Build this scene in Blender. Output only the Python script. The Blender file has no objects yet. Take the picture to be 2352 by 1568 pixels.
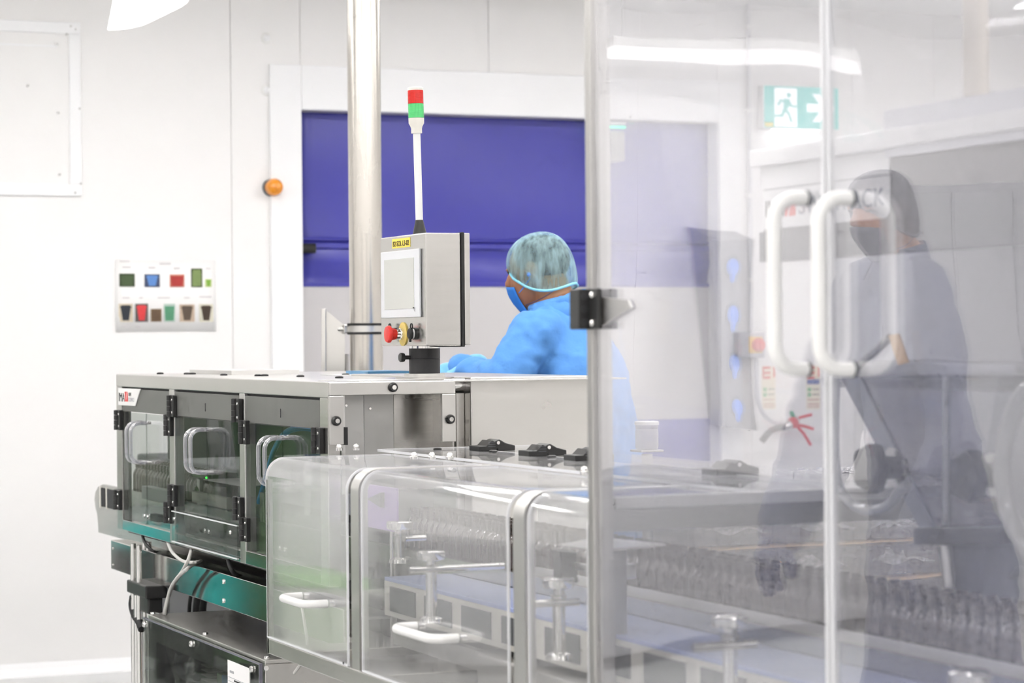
import bpy, bmesh, math, random
from mathutils import Vector, Matrix
random.seed(7)
S = bpy.context.scene
COL = S.collection
# ------------------------------------------------------------------ camera
F_PX, W_PX, H_PX = 5553.0, 2352.0, 1568.0
HC = 1.45
TH = math.atan(2376.0 / F_PX)            # view turned right of +Y
ROLL = 0.0088
FWD = Vector((math.sin(TH), math.cos(TH), 0))
RH = Vector((math.cos(TH), -math.sin(TH), 0))
ZZ = Vector((0, 0, 1))
RC = math.cos(ROLL) * RH - math.sin(ROLL) * ZZ
UC = math.sin(ROLL) * RH + math.cos(ROLL) * ZZ
CAM = Vector((0, 0, HC))
cd = bpy.data.cameras.new('camera'); cam = bpy.data.objects.new('camera', cd); COL.objects.link(cam)
cd.sensor_width = 36; cd.lens = F_PX / W_PX * 36
cd.clip_start = .05; cd.clip_end = 60
m = Matrix((RC, UC, -FWD)).transposed().to_4x4(); m.translation = CAM
cam.matrix_world = m
cd.dof.use_dof = True; cd.dof.focus_distance = 6.0; cd.dof.aperture_fstop = 5.6
S.camera = cam
# ------------------------------------------------------------------ world, colour
w = bpy.data.worlds.new('world'); S.world = w; w.use_nodes = True
w.node_tree.nodes['Background'].inputs[0].default_value = (1, 1, 1, 1)
w.node_tree.nodes['Background'].inputs[1].default_value = 0.3
S.view_settings.view_transform = 'Standard'; S.view_settings.look = 'None'
S.view_settings.exposure = 0.50; S.view_settings.gamma = 1.0
S.view_settings.use_curve_mapping = False
LAMP = 27.0                               # ceiling diffuser emission
try:
    S.cycles.use_denoising = True
    S.cycles.transparent_max_bounces = 24
    S.cycles.max_bounces = 6
    S.cycles.use_adaptive_sampling = True
    S.cycles.adaptive_threshold = .12
    S.cycles.adaptive_min_samples = 14
    S.cycles.diffuse_bounces = 4
    S.cycles.glossy_bounces = 4
    S.cycles.caustics_reflective = False
    S.cycles.caustics_refractive = False
    S.cycles.sample_clamp_indirect = 30
except Exception:
    pass

# ------------------------------------------------------------------ pixel -> place
def ray(u, v):
    return FWD + RC * ((u - W_PX / 2) / F_PX) - UC * ((v - H_PX / 2) / F_PX)
def onX(u, v, X): d = ray(u, v); return CAM + d * (X / d.x)
def onY(u, v, Y): d = ray(u, v); return CAM + d * (Y / d.y)
def onZ(u, v, Z): d = ray(u, v); return CAM + d * ((Z - HC) / d.z)
def atD(u, v, D): return CAM + ray(u, v) * D
def yx(u, X, v=1000): return onX(u, v, X).y
def xy(u, Y, v=784): return onY(u, v, Y).x

# ------------------------------------------------------------------ materials
MATS = {}
def rgb(r, g, b):
    f = lambda c: (c / 255 / 12.92) if c / 255 <= .04045 else ((c / 255 + .055) / 1.055) ** 2.4
    return (f(r), f(g), f(b), 1)
def mat(name, col, rough=.5, metal=0, noise=.04, nscale=6, stretch=None, bump=0, spec=.5, emit=0, emitcol=None, coat=0, trans=0, alpha=1, subs=0):
    if name in MATS: return MATS[name]
    M = bpy.data.materials.new(name); M.use_nodes = True; MATS[name] = M
    nt = M.node_tree; b = nt.nodes['Principled BSDF']
    b.inputs['Roughness'].default_value = rough; b.inputs['Metallic'].default_value = metal
    b.inputs['Specular IOR Level'].default_value = spec
    b.inputs['Coat Weight'].default_value = coat
    b.inputs['Transmission Weight'].default_value = trans
    b.inputs['Alpha'].default_value = alpha
    tc = nt.nodes.new('ShaderNodeTexCoord'); mp = nt.nodes.new('ShaderNodeMapping')
    nt.links.new(tc.outputs['Object'], mp.inputs['Vector'])
    if stretch: mp.inputs['Scale'].default_value = stretch
    n = nt.nodes.new('ShaderNodeTexNoise'); n.inputs['Scale'].default_value = nscale; n.inputs['Detail'].default_value = 4
    nt.links.new(mp.outputs[0], n.inputs['Vector'])
    mx = nt.nodes.new('ShaderNodeMix'); mx.data_type = 'RGBA'; mx.blend_type = 'MIX'
    c = Vector(col[:3])
    mx.inputs[6].default_value = (*(c * (1 - noise)), 1)
    mx.inputs[7].default_value = (*[min(1, x * (1 + noise)) for x in c], 1)
    nt.links.new(n.outputs['Fac'], mx.inputs[0]); nt.links.new(mx.outputs[2], b.inputs['Base Color'])
    if metal > .5:
        mr = nt.nodes.new('ShaderNodeMapRange'); mr.inputs[3].default_value = rough * .75; mr.inputs[4].default_value = rough * 1.3
        nt.links.new(n.outputs['Fac'], mr.inputs[0]); nt.links.new(mr.outputs[0], b.inputs['Roughness'])
    if bump:
        bp = nt.nodes.new('ShaderNodeBump'); bp.inputs['Strength'].default_value = bump; bp.inputs['Distance'].default_value = .01
        nt.links.new(n.outputs['Fac'], bp.inputs['Height']); nt.links.new(bp.outputs[0], b.inputs['Normal'])
    if emit:
        b.inputs['Emission Color'].default_value = emitcol or col; b.inputs['Emission Strength'].default_value = emit
    return M
def clear(name, tint=(1, 1, 1), base=.05, edge=.4, rough=.03, haze=0.0, streak=None, wave=0.0, power=2.0, wscale=1.2, hazecol=(.9, .9, .9)):
    """clear plastic sheet: transparency, a facing-dependent gloss and a diffuse haze"""
    if name in MATS: return MATS[name]
    M = bpy.data.materials.new(name); M.use_nodes = True; MATS[name] = M
    nt = M.node_tree; nt.nodes.clear(); N = nt.nodes.new; L = nt.links.new
    out = N('ShaderNodeOutputMaterial'); tr = N('ShaderNodeBsdfTransparent'); tr.inputs[0].default_value = (*tint, 1)
    gl = N('ShaderNodeBsdfGlossy'); gl.inputs['Roughness'].default_value = rough; gl.inputs[0].default_value = (1, 1, 1, 1)
    lw = N('ShaderNodeLayerWeight'); lw.inputs[0].default_value = .5
    pw = N('ShaderNodeMath'); pw.operation = 'POWER'; pw.inputs[1].default_value = power; L(lw.outputs['Facing'], pw.inputs[0])
    ma = N('ShaderNodeMath'); ma.operation = 'MULTIPLY_ADD'; ma.inputs[1].default_value = edge; ma.inputs[2].default_value = base; ma.use_clamp = True
    L(pw.outputs[0], ma.inputs[0])
    mx = N('ShaderNodeMixShader'); L(ma.outputs[0], mx.inputs[0]); L(tr.outputs[0], mx.inputs[1]); L(gl.outputs[0], mx.inputs[2])
    if wave:
        tc = N('ShaderNodeTexCoord'); n = N('ShaderNodeTexNoise'); n.inputs['Scale'].default_value = wscale; n.inputs['Detail'].default_value = 1
        L(tc.outputs['Object'], n.inputs['Vector'])
        bp = N('ShaderNodeBump'); bp.inputs['Strength'].default_value = wave; bp.inputs['Distance'].default_value = .1
        L(n.outputs['Fac'], bp.inputs['Height']); L(bp.outputs[0], gl.inputs['Normal'])
    last = mx
    if haze:
        df = N('ShaderNodeBsdfDiffuse'); df.inputs[0].default_value = (*hazecol, 1)
        tl = N('ShaderNodeBsdfTranslucent'); tl.inputs[0].default_value = (*hazecol, 1)
        dm = N('ShaderNodeMixShader'); dm.inputs[0].default_value = .5; L(df.outputs[0], dm.inputs[1]); L(tl.outputs[0], dm.inputs[2])
        m2 = N('ShaderNodeMixShader'); m2.inputs[0].default_value = haze; L(mx.outputs[0], m2.inputs[1]); L(dm.outputs[0], m2.inputs[2])
        if streak:
            tc = N('ShaderNodeTexCoord'); mp = N('ShaderNodeMapping'); mp.inputs['Scale'].default_value = streak; L(tc.outputs['Object'], mp.inputs[0])
            nn = N('ShaderNodeTexNoise'); nn.inputs['Scale'].default_value = 1; nn.inputs['Detail'].default_value = 3; L(mp.outputs[0], nn.inputs['Vector'])
            mr = N('ShaderNodeMapRange'); mr.inputs[1].default_value = .35; mr.inputs[2].default_value = .7; mr.inputs[3].default_value = haze * .45; mr.inputs[4].default_value = min(1, haze * 1.9)
            L(nn.outputs['Fac'], mr.inputs[0]); L(mr.outputs[0], m2.inputs[0])
        last = m2
    L(last.outputs[0], out.inputs[0])
    return M
def glow(name, col, strength):
    if name in MATS: return MATS[name]
    M = bpy.data.materials.new(name); M.use_nodes = True; MATS[name] = M
    nt = M.node_tree; nt.nodes.clear()
    o = nt.nodes.new('ShaderNodeOutputMaterial'); e = nt.nodes.new('ShaderNodeEmission')
    e.inputs[0].default_value = col; e.inputs[1].default_value = strength
    nt.links.new(e.outputs[0], o.inputs[0]); return M

wall_m = mat('wall_paint', (.87, .858, .85, 1), .45, noise=.012, nscale=1.5)
ceil_m = mat('ceiling_paint', (.88, .875, .865, 1), .6, noise=.01)
floor_m = mat('floor_epoxy', (.56, .565, .56, 1), .22, noise=.05, nscale=3)
trim_m = mat('white_trim', (.89, .89, .90, 1), .35, noise=.01)
joint_m = mat('joint_grey', (.62, .61, .59, 1), .7)
steel = mat('brushed_steel', (.58, .565, .54, 1), .24, 1, .06, 5, (1, 1, 22))
steel_h = mat('sheet_steel', (.64, .625, .60, 1), .30, 1, .07, 4, (1, 1, 1))
steel_d = mat('dull_steel', (.46, .455, .44, 1), .38, 1, .1, 5)
chrome = mat('chrome', (.82, .81, .79, 1), .13, 1, .02)
alu = mat('aluminium', (.68, .67, .65, 1), .33, 1, .03, 10, (1, 1, .1))
greyp = mat('grey_panel', rgb(104, 104, 101), .45, noise=.05, nscale=40)
black = mat('black_plastic', (.022, .022, .022, 1), .38, noise=.1, nscale=30)
black_m = mat('black_matt', (.03, .03, .032, 1), .5, noise=.1)
blackrub = mat('black_rubber', (.015, .015, .015, 1), .6)
whitep = mat('white_plastic', (.86, .855, .84, 1), .3, noise=.01)
cream = mat('cream_plastic', (.82, .79, .72, 1), .4, noise=.02)
paper = mat('paper', (.9, .89, .88, 1), .8, noise=.01)
redp = mat('red_plastic', rgb(226, 48, 42), .35)
yellowp = mat('yellow_label', rgb(250, 226, 90), .5)
goldp = mat('yellow_plate', rgb(232, 206, 110), .4)
screen_m = mat('screen', rgb(205, 206, 200), .18, noise=.02)
bezel_m = mat('screen_bezel', rgb(226, 227, 230), .35, noise=.01)
bluedoor = mat('blue_curtain', rgb(66, 66, 164), .28, noise=.10, nscale=2.5, bump=.25, stretch=(1, 1, .5))
teal_m = mat('teal_plastic', (.01, .50, .49, 1), .35)
green_m = mat('green_plastic', (.10, .30, .06, 1), .4)
dgreen_m = mat('dark_green_plastic', (.07, .16, .05, 1), .4)
bluetube = mat('blue_hose', rgb(70, 170, 240), .3)
greycable = mat('grey_cable', (.62, .61, .58, 1), .45)
amberp = mat('orange_lens', rgb(238, 150, 30), .2, noise=.08, coat=.5)
redlens = mat('red_lens', rgb(225, 40, 32), .18, noise=.22, nscale=90, stretch=(3, 3, .3))
greenlens = mat('green_lens', rgb(95, 215, 130), .18, noise=.22, nscale=90, stretch=(3, 3, .3))
amberglass = mat('amber_glass', (.065, .038, .028, 1), .05, noise=.25, nscale=20, spec=1.0, coat=.6)
amberglass2 = mat('amber_glass_wrapped', (.06, .05, .055, 1), .25, noise=.3, nscale=30)
card = mat('cardboard', rgb(228, 184, 128), .8)
bluefilm = mat('blue_film', rgb(176, 190, 240), .16, noise=.12, nscale=5)
bluefilm2 = mat('blue_film_strong', rgb(70, 105, 210), .25, noise=.1)
purple_m = mat('purple_guard', rgb(150, 120, 190), .4, noise=.05)
darkbox = mat('dark_interior', (.035, .035, .038, 1), .6, noise=.2)
dgrey = mat('dark_grey_plastic', (.10, .105, .115, 1), .45)
midgrey = mat('mid_grey_paint', (.34, .34, .35, 1), .45)
skin_m = mat('skin', rgb(176, 118, 84), .5, noise=.06, nscale=30)
hair_m = mat('hair', (.012, .011, .012, 1), .5)
coat_m = mat('blue_coat_cloth', rgb(88, 150, 222), .75, noise=.10, nscale=9, bump=.9)
coat2_m = mat('navy_coat_cloth', (.07, .08, .14, 1), .8, noise=.1)
trouser_m = mat('dark_trousers', (.03, .03, .045, 1), .8)
mask_m = mat('blue_mask', rgb(48, 130, 222), .7, noise=.1, nscale=60)
glove_m = mat('blue_glove', rgb(60, 130, 235), .5)
shoe_m = mat('white_shoe', (.75, .75, .75, 1), .5)
# clear plastics
ac_door = clear('clear_door_sheet', (.80, .82, .81), .03, .25, .015, haze=.010, wave=.03, wscale=4)
ac_guard = clear('milky_guard_sheet', (.97, .97, .97), .05, .46, .04, haze=.15)
ac_guard1 = clear('very_milky_guard_sheet', (.97, .97, .97), .05, .46, .05, haze=.24)
ac_top = clear('clear_top_sheet', (.97, .97, .97), .02, .70, .03, haze=.04, power=5)
ac_big = clear('large_door_sheet', (.98, .98, 1.0), .14, .66, .012, haze=.08, wave=.11, wscale=1.3, hazecol=(.93, .93, .97))  # diffuse haze adds to the veil of the mirrored white room
ac_handle = clear('clear_handle_rod', (.93, .93, .96), .25, .75, .04, haze=.12, power=1.3, hazecol=(.85, .85, .95))
ac_hop = clear('smoked_hopper_sheet', (.50, .50, .56), .08, .4, .06, haze=.18, hazecol=(.5, .5, .55))
ac_film = clear('shrink_film', (.86, .86, .9), .10, .8, .08, haze=.16, wave=1.0, wscale=45, streak=(25, 25, 60))
ac_win = clear('milky_window_sheet', (.95, .95, .96), .08, .2, .08, haze=.55, hazecol=(.88, .86, .86))
ac_box = clear('tinted_box_sheet', (.70, .73, .70), .07, .5, .03, haze=.03)
ac_edge = mat('sheet_edge', (.86, .86, .88, 1), .3, emit=0)
ac_cap = clear('hair_cap_fabric', (.66, .90, .95), .02, .10, .5, haze=.36, hazecol=(.66, .93, .98), power=1.5, streak=(55, 55, 12))

# ------------------------------------------------------------------ mesh builder
class MB:
    def __init__(s): s.v = []; s.f = []
    def add(s, vs, fs):
        o = len(s.v); s.v += [Vector(p) for p in vs]; s.f += [[i + o for i in f] for f in fs]; return s
    def box(s, x0, x1, y0, y1, z0, z1):
        x0, x1 = sorted((x0, x1)); y0, y1 = sorted((y0, y1)); z0, z1 = sorted((z0, z1))
        return s.add([(x, y, z) for z in (z0, z1) for y in (y0, y1) for x in (x0, x1)],
                     [[0, 2, 3, 1], [4, 5, 7, 6], [0, 1, 5, 4], [2, 6, 7, 3], [0, 4, 6, 2], [1, 3, 7, 5]])
    def cyl(s, p0, p1, r, seg=16, r2=None):
        return s.tube([p0, p1], r, seg, radii=[r, r if r2 is None else r2])
    def tube(s, pts, r, seg=10, closed=False, radii=None, caps=True):
        pts = [Vector(p) for p in pts]; n = len(pts)
        T = []
        for i in range(n):
            a = pts[i - 1] if (i > 0 or closed) else pts[i]; b = pts[(i + 1) % n] if (i < n - 1 or closed) else pts[i]
            T.append((b - a).normalized())
        up = Vector((0, 0, 1)) if abs(T[0].z) < .9 else Vector((1, 0, 0))
        nrm = T[0].cross(up).normalized(); vs = []
        for i in range(n):
            nrm = (nrm - T[i] * nrm.dot(T[i])).normalized(); bn = T[i].cross(nrm)
            rr = radii[i] if radii else r
            for k in range(seg):
                a = 2 * math.pi * k / seg
                vs.append(pts[i] + (nrm * math.cos(a) + bn * math.sin(a)) * rr)
        fs = []
        for i in range(n if closed else n - 1):
            j = (i + 1) % n
            for k in range(seg):
                k2 = (k + 1) % seg
                fs.append([i * seg + k, i * seg + k2, j * seg + k2, j * seg + k])
        if not closed and caps:
            fs.append([k for k in range(seg)][::-1]); fs.append([(n - 1) * seg + k for k in range(seg)])
        return s.add(vs, fs)
    def lathe(s, prof, c=(0, 0, 0), axis=(0, 0, 1), seg=20):
        c = Vector(c); az = Vector(axis).normalized()
        ax = az.cross(Vector((0, 0, 1)) if abs(az.z) < .9 else Vector((1, 0, 0))).normalized(); ay = az.cross(ax)
        vs = []; n = len(prof)
        for r, h in prof:
            for k in range(seg):
                a = 2 * math.pi * k / seg; vs.append(c + az * h + (ax * math.cos(a) + ay * math.sin(a)) * max(r, 1e-5))
        fs = []
        for i in range(n - 1):
            for k in range(seg):
                k2 = (k + 1) % seg; fs.append([i * seg + k, i * seg + k2, (i + 1) * seg + k2, (i + 1) * seg + k])
        fs.append([k for k in range(seg)][::-1]); fs.append([(n - 1) * seg + k for k in range(seg)])
        return s.add(vs, fs)
    def prism(s, pts, off):
        pts = [Vector(p) for p in pts]; off = Vector(off); n = len(pts)
        fs = [list(range(n))[::-1], [n + i for i in range(n)]]
        for i in range(n): j = (i + 1) % n; fs.append([i, j, n + j, n + i])
        return s.add(pts + [p + off for p in pts], fs)
    def ball(s, c, r, seg=16, rings=10, M=None):
        c = Vector(c); r = Vector(r) if hasattr(r, '__len__') else Vector((r, r, r)); vs = []; fs = []
        for i in range(1, rings):
            t = math.pi * i / rings
            for k in range(seg):
                a = 2 * math.pi * k / seg
                p = Vector((r.x * math.sin(t) * math.cos(a), r.y * math.sin(t) * math.sin(a), r.z * math.cos(t)))
                vs.append(c + (M @ p if M else p))
        top = len(vs); p = Vector((0, 0, r.z)); vs.append(c + (M @ p if M else p)); p = -p; vs.append(c + (M @ p if M else p))
        for i in range(rings - 2):
            for k in range(seg):
                k2 = (k + 1) % seg; fs.append([i * seg + k, (i + 1) * seg + k, (i + 1) * seg + k2, i * seg + k2])
        for k in range(seg):
            k2 = (k + 1) % seg; fs.append([top, k, k2]); b = (rings - 2) * seg; fs.append([top + 1, b + k2, b + k])
        return s.add(vs, fs)
    def cap(s, p0, r0, p1, r1, seg=14):       # tapered limb with round ends
        p0 = Vector(p0); p1 = Vector(p1); d = (p1 - p0).normalized(); pts = []; rad = []
        for t in (-.98, -.8, -.5): pts.append(p0 + d * r0 * t); rad.append(r0 * math.sqrt(1 - t * t))
        for t in (0, .33, .66, 1): pts.append(p0.lerp(p1, t)); rad.append(r0 + (r1 - r0) * t)
        for t in (.5, .8, .98): pts.append(p1 + d * r1 * t); rad.append(r1 * math.sqrt(1 - t * t))
        return s.tube(pts, 1, seg, radii=rad)
ORG = {}
def obj(name, mb, material, parent=None, smooth=True, bevel=0, loc=None, fix=False):
    """link ONE mesh object; vertices are given in world space (or local to loc)"""
    org = Vector(loc) if loc is not None else (ORG[parent.name] if parent else Vector((0, 0, 0)))
    if not parent and loc is None and mb.v:
        lo = [min(p[i] for p in mb.v) for i in range(3)]; hi = [max(p[i] for p in mb.v) for i in range(3)]
        org = Vector(((lo[0] + hi[0]) / 2, (lo[1] + hi[1]) / 2, lo[2]))
    me = bpy.data.meshes.new(name); me.from_pydata([p - org for p in mb.v], [], mb.f)
    bm = bmesh.new(); bm.from_mesh(me); bmesh.ops.recalc_face_normals(bm, faces=bm.faces); bm.to_mesh(me); bm.free()
    if smooth:
        me.polygons.foreach_set('use_smooth', [True] * len(me.polygons)); me.set_sharp_from_angle(angle=math.radians(38))
    me.materials.append(material); me.update()
    o = bpy.data.objects.new(name, me); COL.objects.link(o)
    if parent: o.parent = parent; o.location = org - ORG[parent.name]
    else: o.location = org
    ORG[o.name] = org
    if bevel:
        b = o.modifiers.new('bevel', 'BEVEL'); b.width = bevel; b.segments = 2; b.limit_method = 'ANGLE'
    return o
def tag(o, label=None, cat=None, group=None, kind=None):
    if label: o['label'] = label
    if cat: o['category'] = cat
    if group: o['group'] = group
    if kind: o['kind'] = kind
    return o
def thing(name, label, cat, loc, group=None):
    o = bpy.data.objects.new(name, None); COL.objects.link(o); o.location = loc; ORG[o.name] = Vector(loc)
    o.empty_display_size = .1
    return tag(o, label, cat, group)
def struct(name, mb, material, parent=None, bevel=0, smooth=False):
    o = obj(name, mb, material, parent, smooth, bevel)
    if not parent: o['kind'] = 'structure'
    return o
def B(*a): return MB().box(*a)
def text(name, body, size, origin, right, up, material, parent, extr=.0006, width=None):
    cu = bpy.data.curves.new('t', 'FONT'); cu.body = body; cu.size = size; cu.extrude = extr
    t = bpy.data.objects.new('t', cu); COL.objects.link(t)
    dg = bpy.context.evaluated_depsgraph_get(); me = bpy.data.meshes.new_from_object(t.evaluated_get(dg))
    right = Vector(right); up = Vector(up); nrm = right.cross(up); mb = MB()
    xs = [v.co.x for v in me.vertices]; k = 1 if not width else width / max(1e-6, max(xs) - min(xs))
    mb.add([Vector(origin) + right * v.co.x * k + up * v.co.y + nrm * v.co.z for v in me.vertices], [list(p.vertices) for p in me.polygons])
    bpy.data.objects.remove(t); bpy.data.curves.remove(cu); bpy.data.meshes.remove(me)
    return obj(name, mb, material, parent, smooth=False)
def arc(c, r, a0, a1, n, e1, e2):
    c = Vector(c); e1 = Vector(e1); e2 = Vector(e2)
    return [c + (e1 * math.cos(a0 + (a1 - a0) * i / n) + e2 * math.sin(a0 + (a1 - a0) * i / n)) * r for i in range(n + 1)]
def spline(pts, n=8):
    P = [Vector(p) for p in pts]; P = [P[0] * 2 - P[1]] + P + [P[-1] * 2 - P[-2]]; out = []
    for i in range(1, len(P) - 2):
        for k in range(n):
            t = k / n; a, b, c, d = P[i - 1:i + 3]
            out.append(.5 * ((2 * b) + (c - a) * t + (2 * a - 5 * b + 4 * c - d) * t * t + (3 * b - a - 3 * c + d) * t ** 3))
    out.append(P[-2]); return out
X1, Y1 = Vector((1, 0, 0)), Vector((0, 1, 0))
# ================================================================== ROOM
YW, ZC = 10.63, 3.12
XL, XR, YB = -4.4, 8.4, -3.2
struct('floor', B(XL - .2, XR + .2, YB - .2, 14.2, -.1, 0), floor_m)
struct('ceiling', B(XL - .2, XR + .2, YB - .2, YW + .2, ZC, ZC + .1), ceil_m)
struct('wall_left', B(XL - .1, XL, YB, YW, 0, ZC), wall_m)
struct('wall_right', B(XR, XR + .1, YB, YW, 0, ZC), wall_m)
struct('wall_front', B(XL, XR, YB - .1, YB, 0, ZC), wall_m)
DX0, DX1 = xy(695, YW), xy(1652, YW)
DZ = onY(1000, 262, YW).z
wb = MB()
wb.box(XL, DX0, YW + .02, YW + .12, 0, ZC); wb.box(DX1, XR, YW + .02, YW + .12, 0, ZC); wb.box(DX0, DX1, YW + .02, YW + .12, DZ, ZC)
wall_back = struct('wall_back', wb, joint_m)
jl = [XL, -3.2, -2.0, -.8, .4, xy(300, YW) - 1.0, xy(535, YW), DX0]
def panels(xs, z0, z1):
    for a, b in zip(xs, xs[1:]):
        struct('wall_panel', B(a + .0012, b - .0012, YW, YW + .03, z0, z1), wall_m, wall_back)
panels(jl, 0, ZC)
panels([DX0, xy(1128, YW), DX1], DZ, ZC)
panels([DX1, xy(1725, YW), xy(1962, YW), xy(2150, YW), 7.6, XR], 0, ZC)
# jamb returns of the opening
struct('trim_jamb', B(DX1 - .004, DX1 + .02, YW - .005, YW + .26, 0, DZ), trim_m)
# casing round the roll-up door
tx0, tz1 = xy(622, YW), onY(900, 158, YW).z
struct('trim_1', B(tx0, DX0, YW - .018, YW, 0, tz1), trim_m, bevel=.004)
struct('trim_2', B(DX0, DX1, YW - .018, YW, DZ, tz1), trim_m, bevel=.004)
struct('trim_3', B(DX1, xy(1700, YW), YW - .018, YW, 0, tz1), trim_m, bevel=.004)
struct('trim_4', B(DX0 + .05, DX1 - .05, YW - .021, YW - .018, onY(1000, 215, YW).z, onY(1000, 208, YW).z), trim_m)
# coved skirting
zc0 = onY(100, 1541, YW).z
pf = [(0, 0), (-.07, 0), (-.045, .012), (-.022, .03), (-.01, .055), (-.006, max(.05, zc0)), (0, max(.05, zc0))]
struct('baseboard_back', MB().prism([(XL, YW + y, z) for y, z in pf], (DX0 - .15 - XL, 0, 0)), trim_m)
struct('baseboard_back_right', MB().prism([(DX1 + .2, YW + y, z) for y, z in pf], (XR - DX1 - .2, 0, 0)), trim_m)
# room beyond the door
struct('wall_next_room', B(DX0 - 2, DX1 + 3, 14.0, 14.1, 0, ZC), wall_m)
struct('wall_next_room_left', B(DX0 - 2.1, DX0 - 2, YW + .15, 14.0, 0, ZC), wall_m)
struct('wall_next_room_right', B(DX1 + 3, DX1 + 3.1, YW + .15, 14.0, 0, ZC), wall_m)
struct('ceiling_next_room', B(DX0 - 2.1, DX1 + 3.1, YW + .15, 14.1, ZC, ZC + .1), ceil_m)

# ---- ceiling lights
def ceiling_light(x, y, z=ZC, L=1.25, Wd=.19, label=None, drop=.07):
    t = thing('ceiling_light', label or 'white linear ceiling light with a bright flat diffuser under the white ceiling', 'ceiling light', (x, y, z - drop), 'linear ceiling lights')
    obj('housing', B(x - L / 2, x + L / 2, y - Wd / 2, y + Wd / 2, z - drop + .012, z - .0005), whitep, t, False, .006)
    obj('diffuser', B(x - L / 2 + .02, x + L / 2 - .02, y - Wd / 2 + .02, y + Wd / 2 - .02, z - drop, z - drop + .012), glow('lamp_glow', (1, .98, .965, 1), LAMP), t, False)
for yy in (-1.6, 1.0, 3.6, 6.2, 8.8):
    for xx in (-3.2, -1.2, .8, 2.8, 4.8, 6.8):
        ceiling_light(xx, yy)
for xx in (DX0 + .3, DX1 + .6):
    ceiling_light(xx, 12.4, label='white linear ceiling light in the room beyond the blue door')

pl_ = thing('pendant_light', 'long white strip light hung low near the back wall', 'strip light', (-2.1, 10.05, 2.84))
obj('housing', B(-2.8, -1.4, 9.99, 10.11, 2.853, 2.90), whitep, pl_, False, .006)
obj('diffuser', B(-2.79, -1.41, 9.995, 10.105, 2.80, 2.853), glow('strip_glow', (1, .97, .95, 1), 1.15), pl_, False)
for xx in (-2.7, -1.5): obj('hanger', MB().cyl((xx, 10.05, 2.90), (xx, 10.05, ZC), .004, 8), steel_d, pl_)

# ---- blue roll-up door
yd = YW + .10
rd = thing('roll_up_door', 'royal blue roll-up curtain door with a milky see-through window band', 'door', ((DX0 + DX1) / 2, yd, 0))
zb1 = onY(1000, 657, yd).z; zb0 = onY(1560, 962, yd).z; zs = onY(1000, 566, yd).z
def curtain(name, z0, z1, mt, amp=.006):
    mb = MB(); nx, nz = 24, 20; vs = []; fs = []
    for j in range(nz + 1):
        for i in range(nx + 1):
            a, b = i / nx, j / nz
            vs.append((DX0 + (DX1 - DX0) * a, yd + amp * math.sin(a * 7 + b * 2) * math.sin(b * 5 + 1), z0 + (z1 - z0) * b))
    for j in range(nz):
        for i in range(nx):
            q = j * (nx + 1) + i; fs.append([q, q + 1, q + nx + 2, q + nx + 1])
    mb.add(vs, fs); o = obj(name, mb, mt, rd); s = o.modifiers.new('thick', 'SOLIDIFY'); s.thickness = .003; return o
curtain('upper_curtain', zs + .012, DZ + .04, bluedoor)
obj('curtain_pocket', MB().box(DX0, DX1, yd - .012, yd + .006, zs - .014, zs + .014), bluedoor, rd, True, .005)
obj('curtain_pocket', MB().box(DX0, DX1, yd - .012, yd + .006, zs + .022, zs + .034), bluedoor, rd, True, .005)
curtain('lower_curtain', zb1, zs - .012, bluedoor, .012)
obj('window_band', B(DX0, DX1, yd - .001, yd + .002, zb0, zb1), ac_win, rd, False)
obj('seam', B(DX0, DX1, yd - .006, yd + .004, zb1 - .003, zb1 + .016), bluedoor, rd, True, .002)
curtain('bottom_curtain', 0.0, zb0, bluedoor)
pr = onY(711, 570, YW + .02)
obj('edge_roller', MB().cyl((DX0 + .002, YW + .03, pr.z), (xy(725, YW + .03), YW + .03, pr.z), .024, 20), blackrub, rd)
# things faintly seen past the window band
nb = thing('packaging_post', 'pale upright machine post with a small yellow and red sticker seen past the door window', 'machine post', (*onY(1520, 800, 11.6).xy, 0))
px0, px1 = xy(1495, 11.6), xy(1545, 11.6)
obj('post_body', B(px0, px1, 11.6, 11.72, 0, 1.72), cream, nb, False, .006)
za = onY(1520, 700, 11.6).z
obj('sticker', B(px0 + .02, px1 - .02, 11.596, 11.6, za - .16, za), yellowp, nb, False)
obj('sticker', B(px0 + .02, px1 - .02, 11.595, 11.599, za - .13, za - .10), redp, nb, False)
bb = thing('blue_crate', 'bright blue crate on a pale stand seen past the door window', 'crate', (*onY(1572, 800, 11.8).xy, 0))
bx0, bx1 = xy(1545, 11.8), xy(1600, 11.8)
obj('crate_body', MB().prism([(bx0, 11.8, onY(1570, 765, 11.8).z), (bx1 + .02, 11.8, onY(1570, 765, 11.8).z), (bx1, 11.8, onY(1570, 672, 11.8).z), (bx0 + .01, 11.8, onY(1570, 672, 11.8).z)], (0, .3, 0)), glove_m, bb, False, .01)
obj('stand', B(bx0 - .02, bx1 + .02, 11.78, 12.12, 0, onY(1570, 766, 11.8).z), whitep, bb, False, .005)
# door sensor with a green light row
ds = thing('door_sensor', 'small grey door sensor with a row of green lights', 'sensor', (*onY(1415, 330, YW - .06).xy, onY(1415, 370, YW).z))
q0, q1 = onY(1402, 370, YW - .04), onY(1434, 302, YW - .04)
obj('sensor_body', B(q0.x, q1.x, YW - .05, YW + .09, q0.z, q1.z), midgrey, ds, False, .008)
q0, q1 = onY(1394, 298, YW - .06), onY(1438, 285, YW - .06)
obj('bracket', B(q0.x, q1.x, YW - .06, YW - .02, q1.z, q1.z + .008), whitep, ds, False)
for k in range(9):
    xk = q0.x + (q1.x - q0.x) * (k + .5) / 9
    obj('green_light', MB().ball((xk, YW - .055, (q0.z + q1.z) / 2), .0065, 8, 6), glow('green_led', rgb(20, 235, 170), 2.5), ds)

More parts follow.
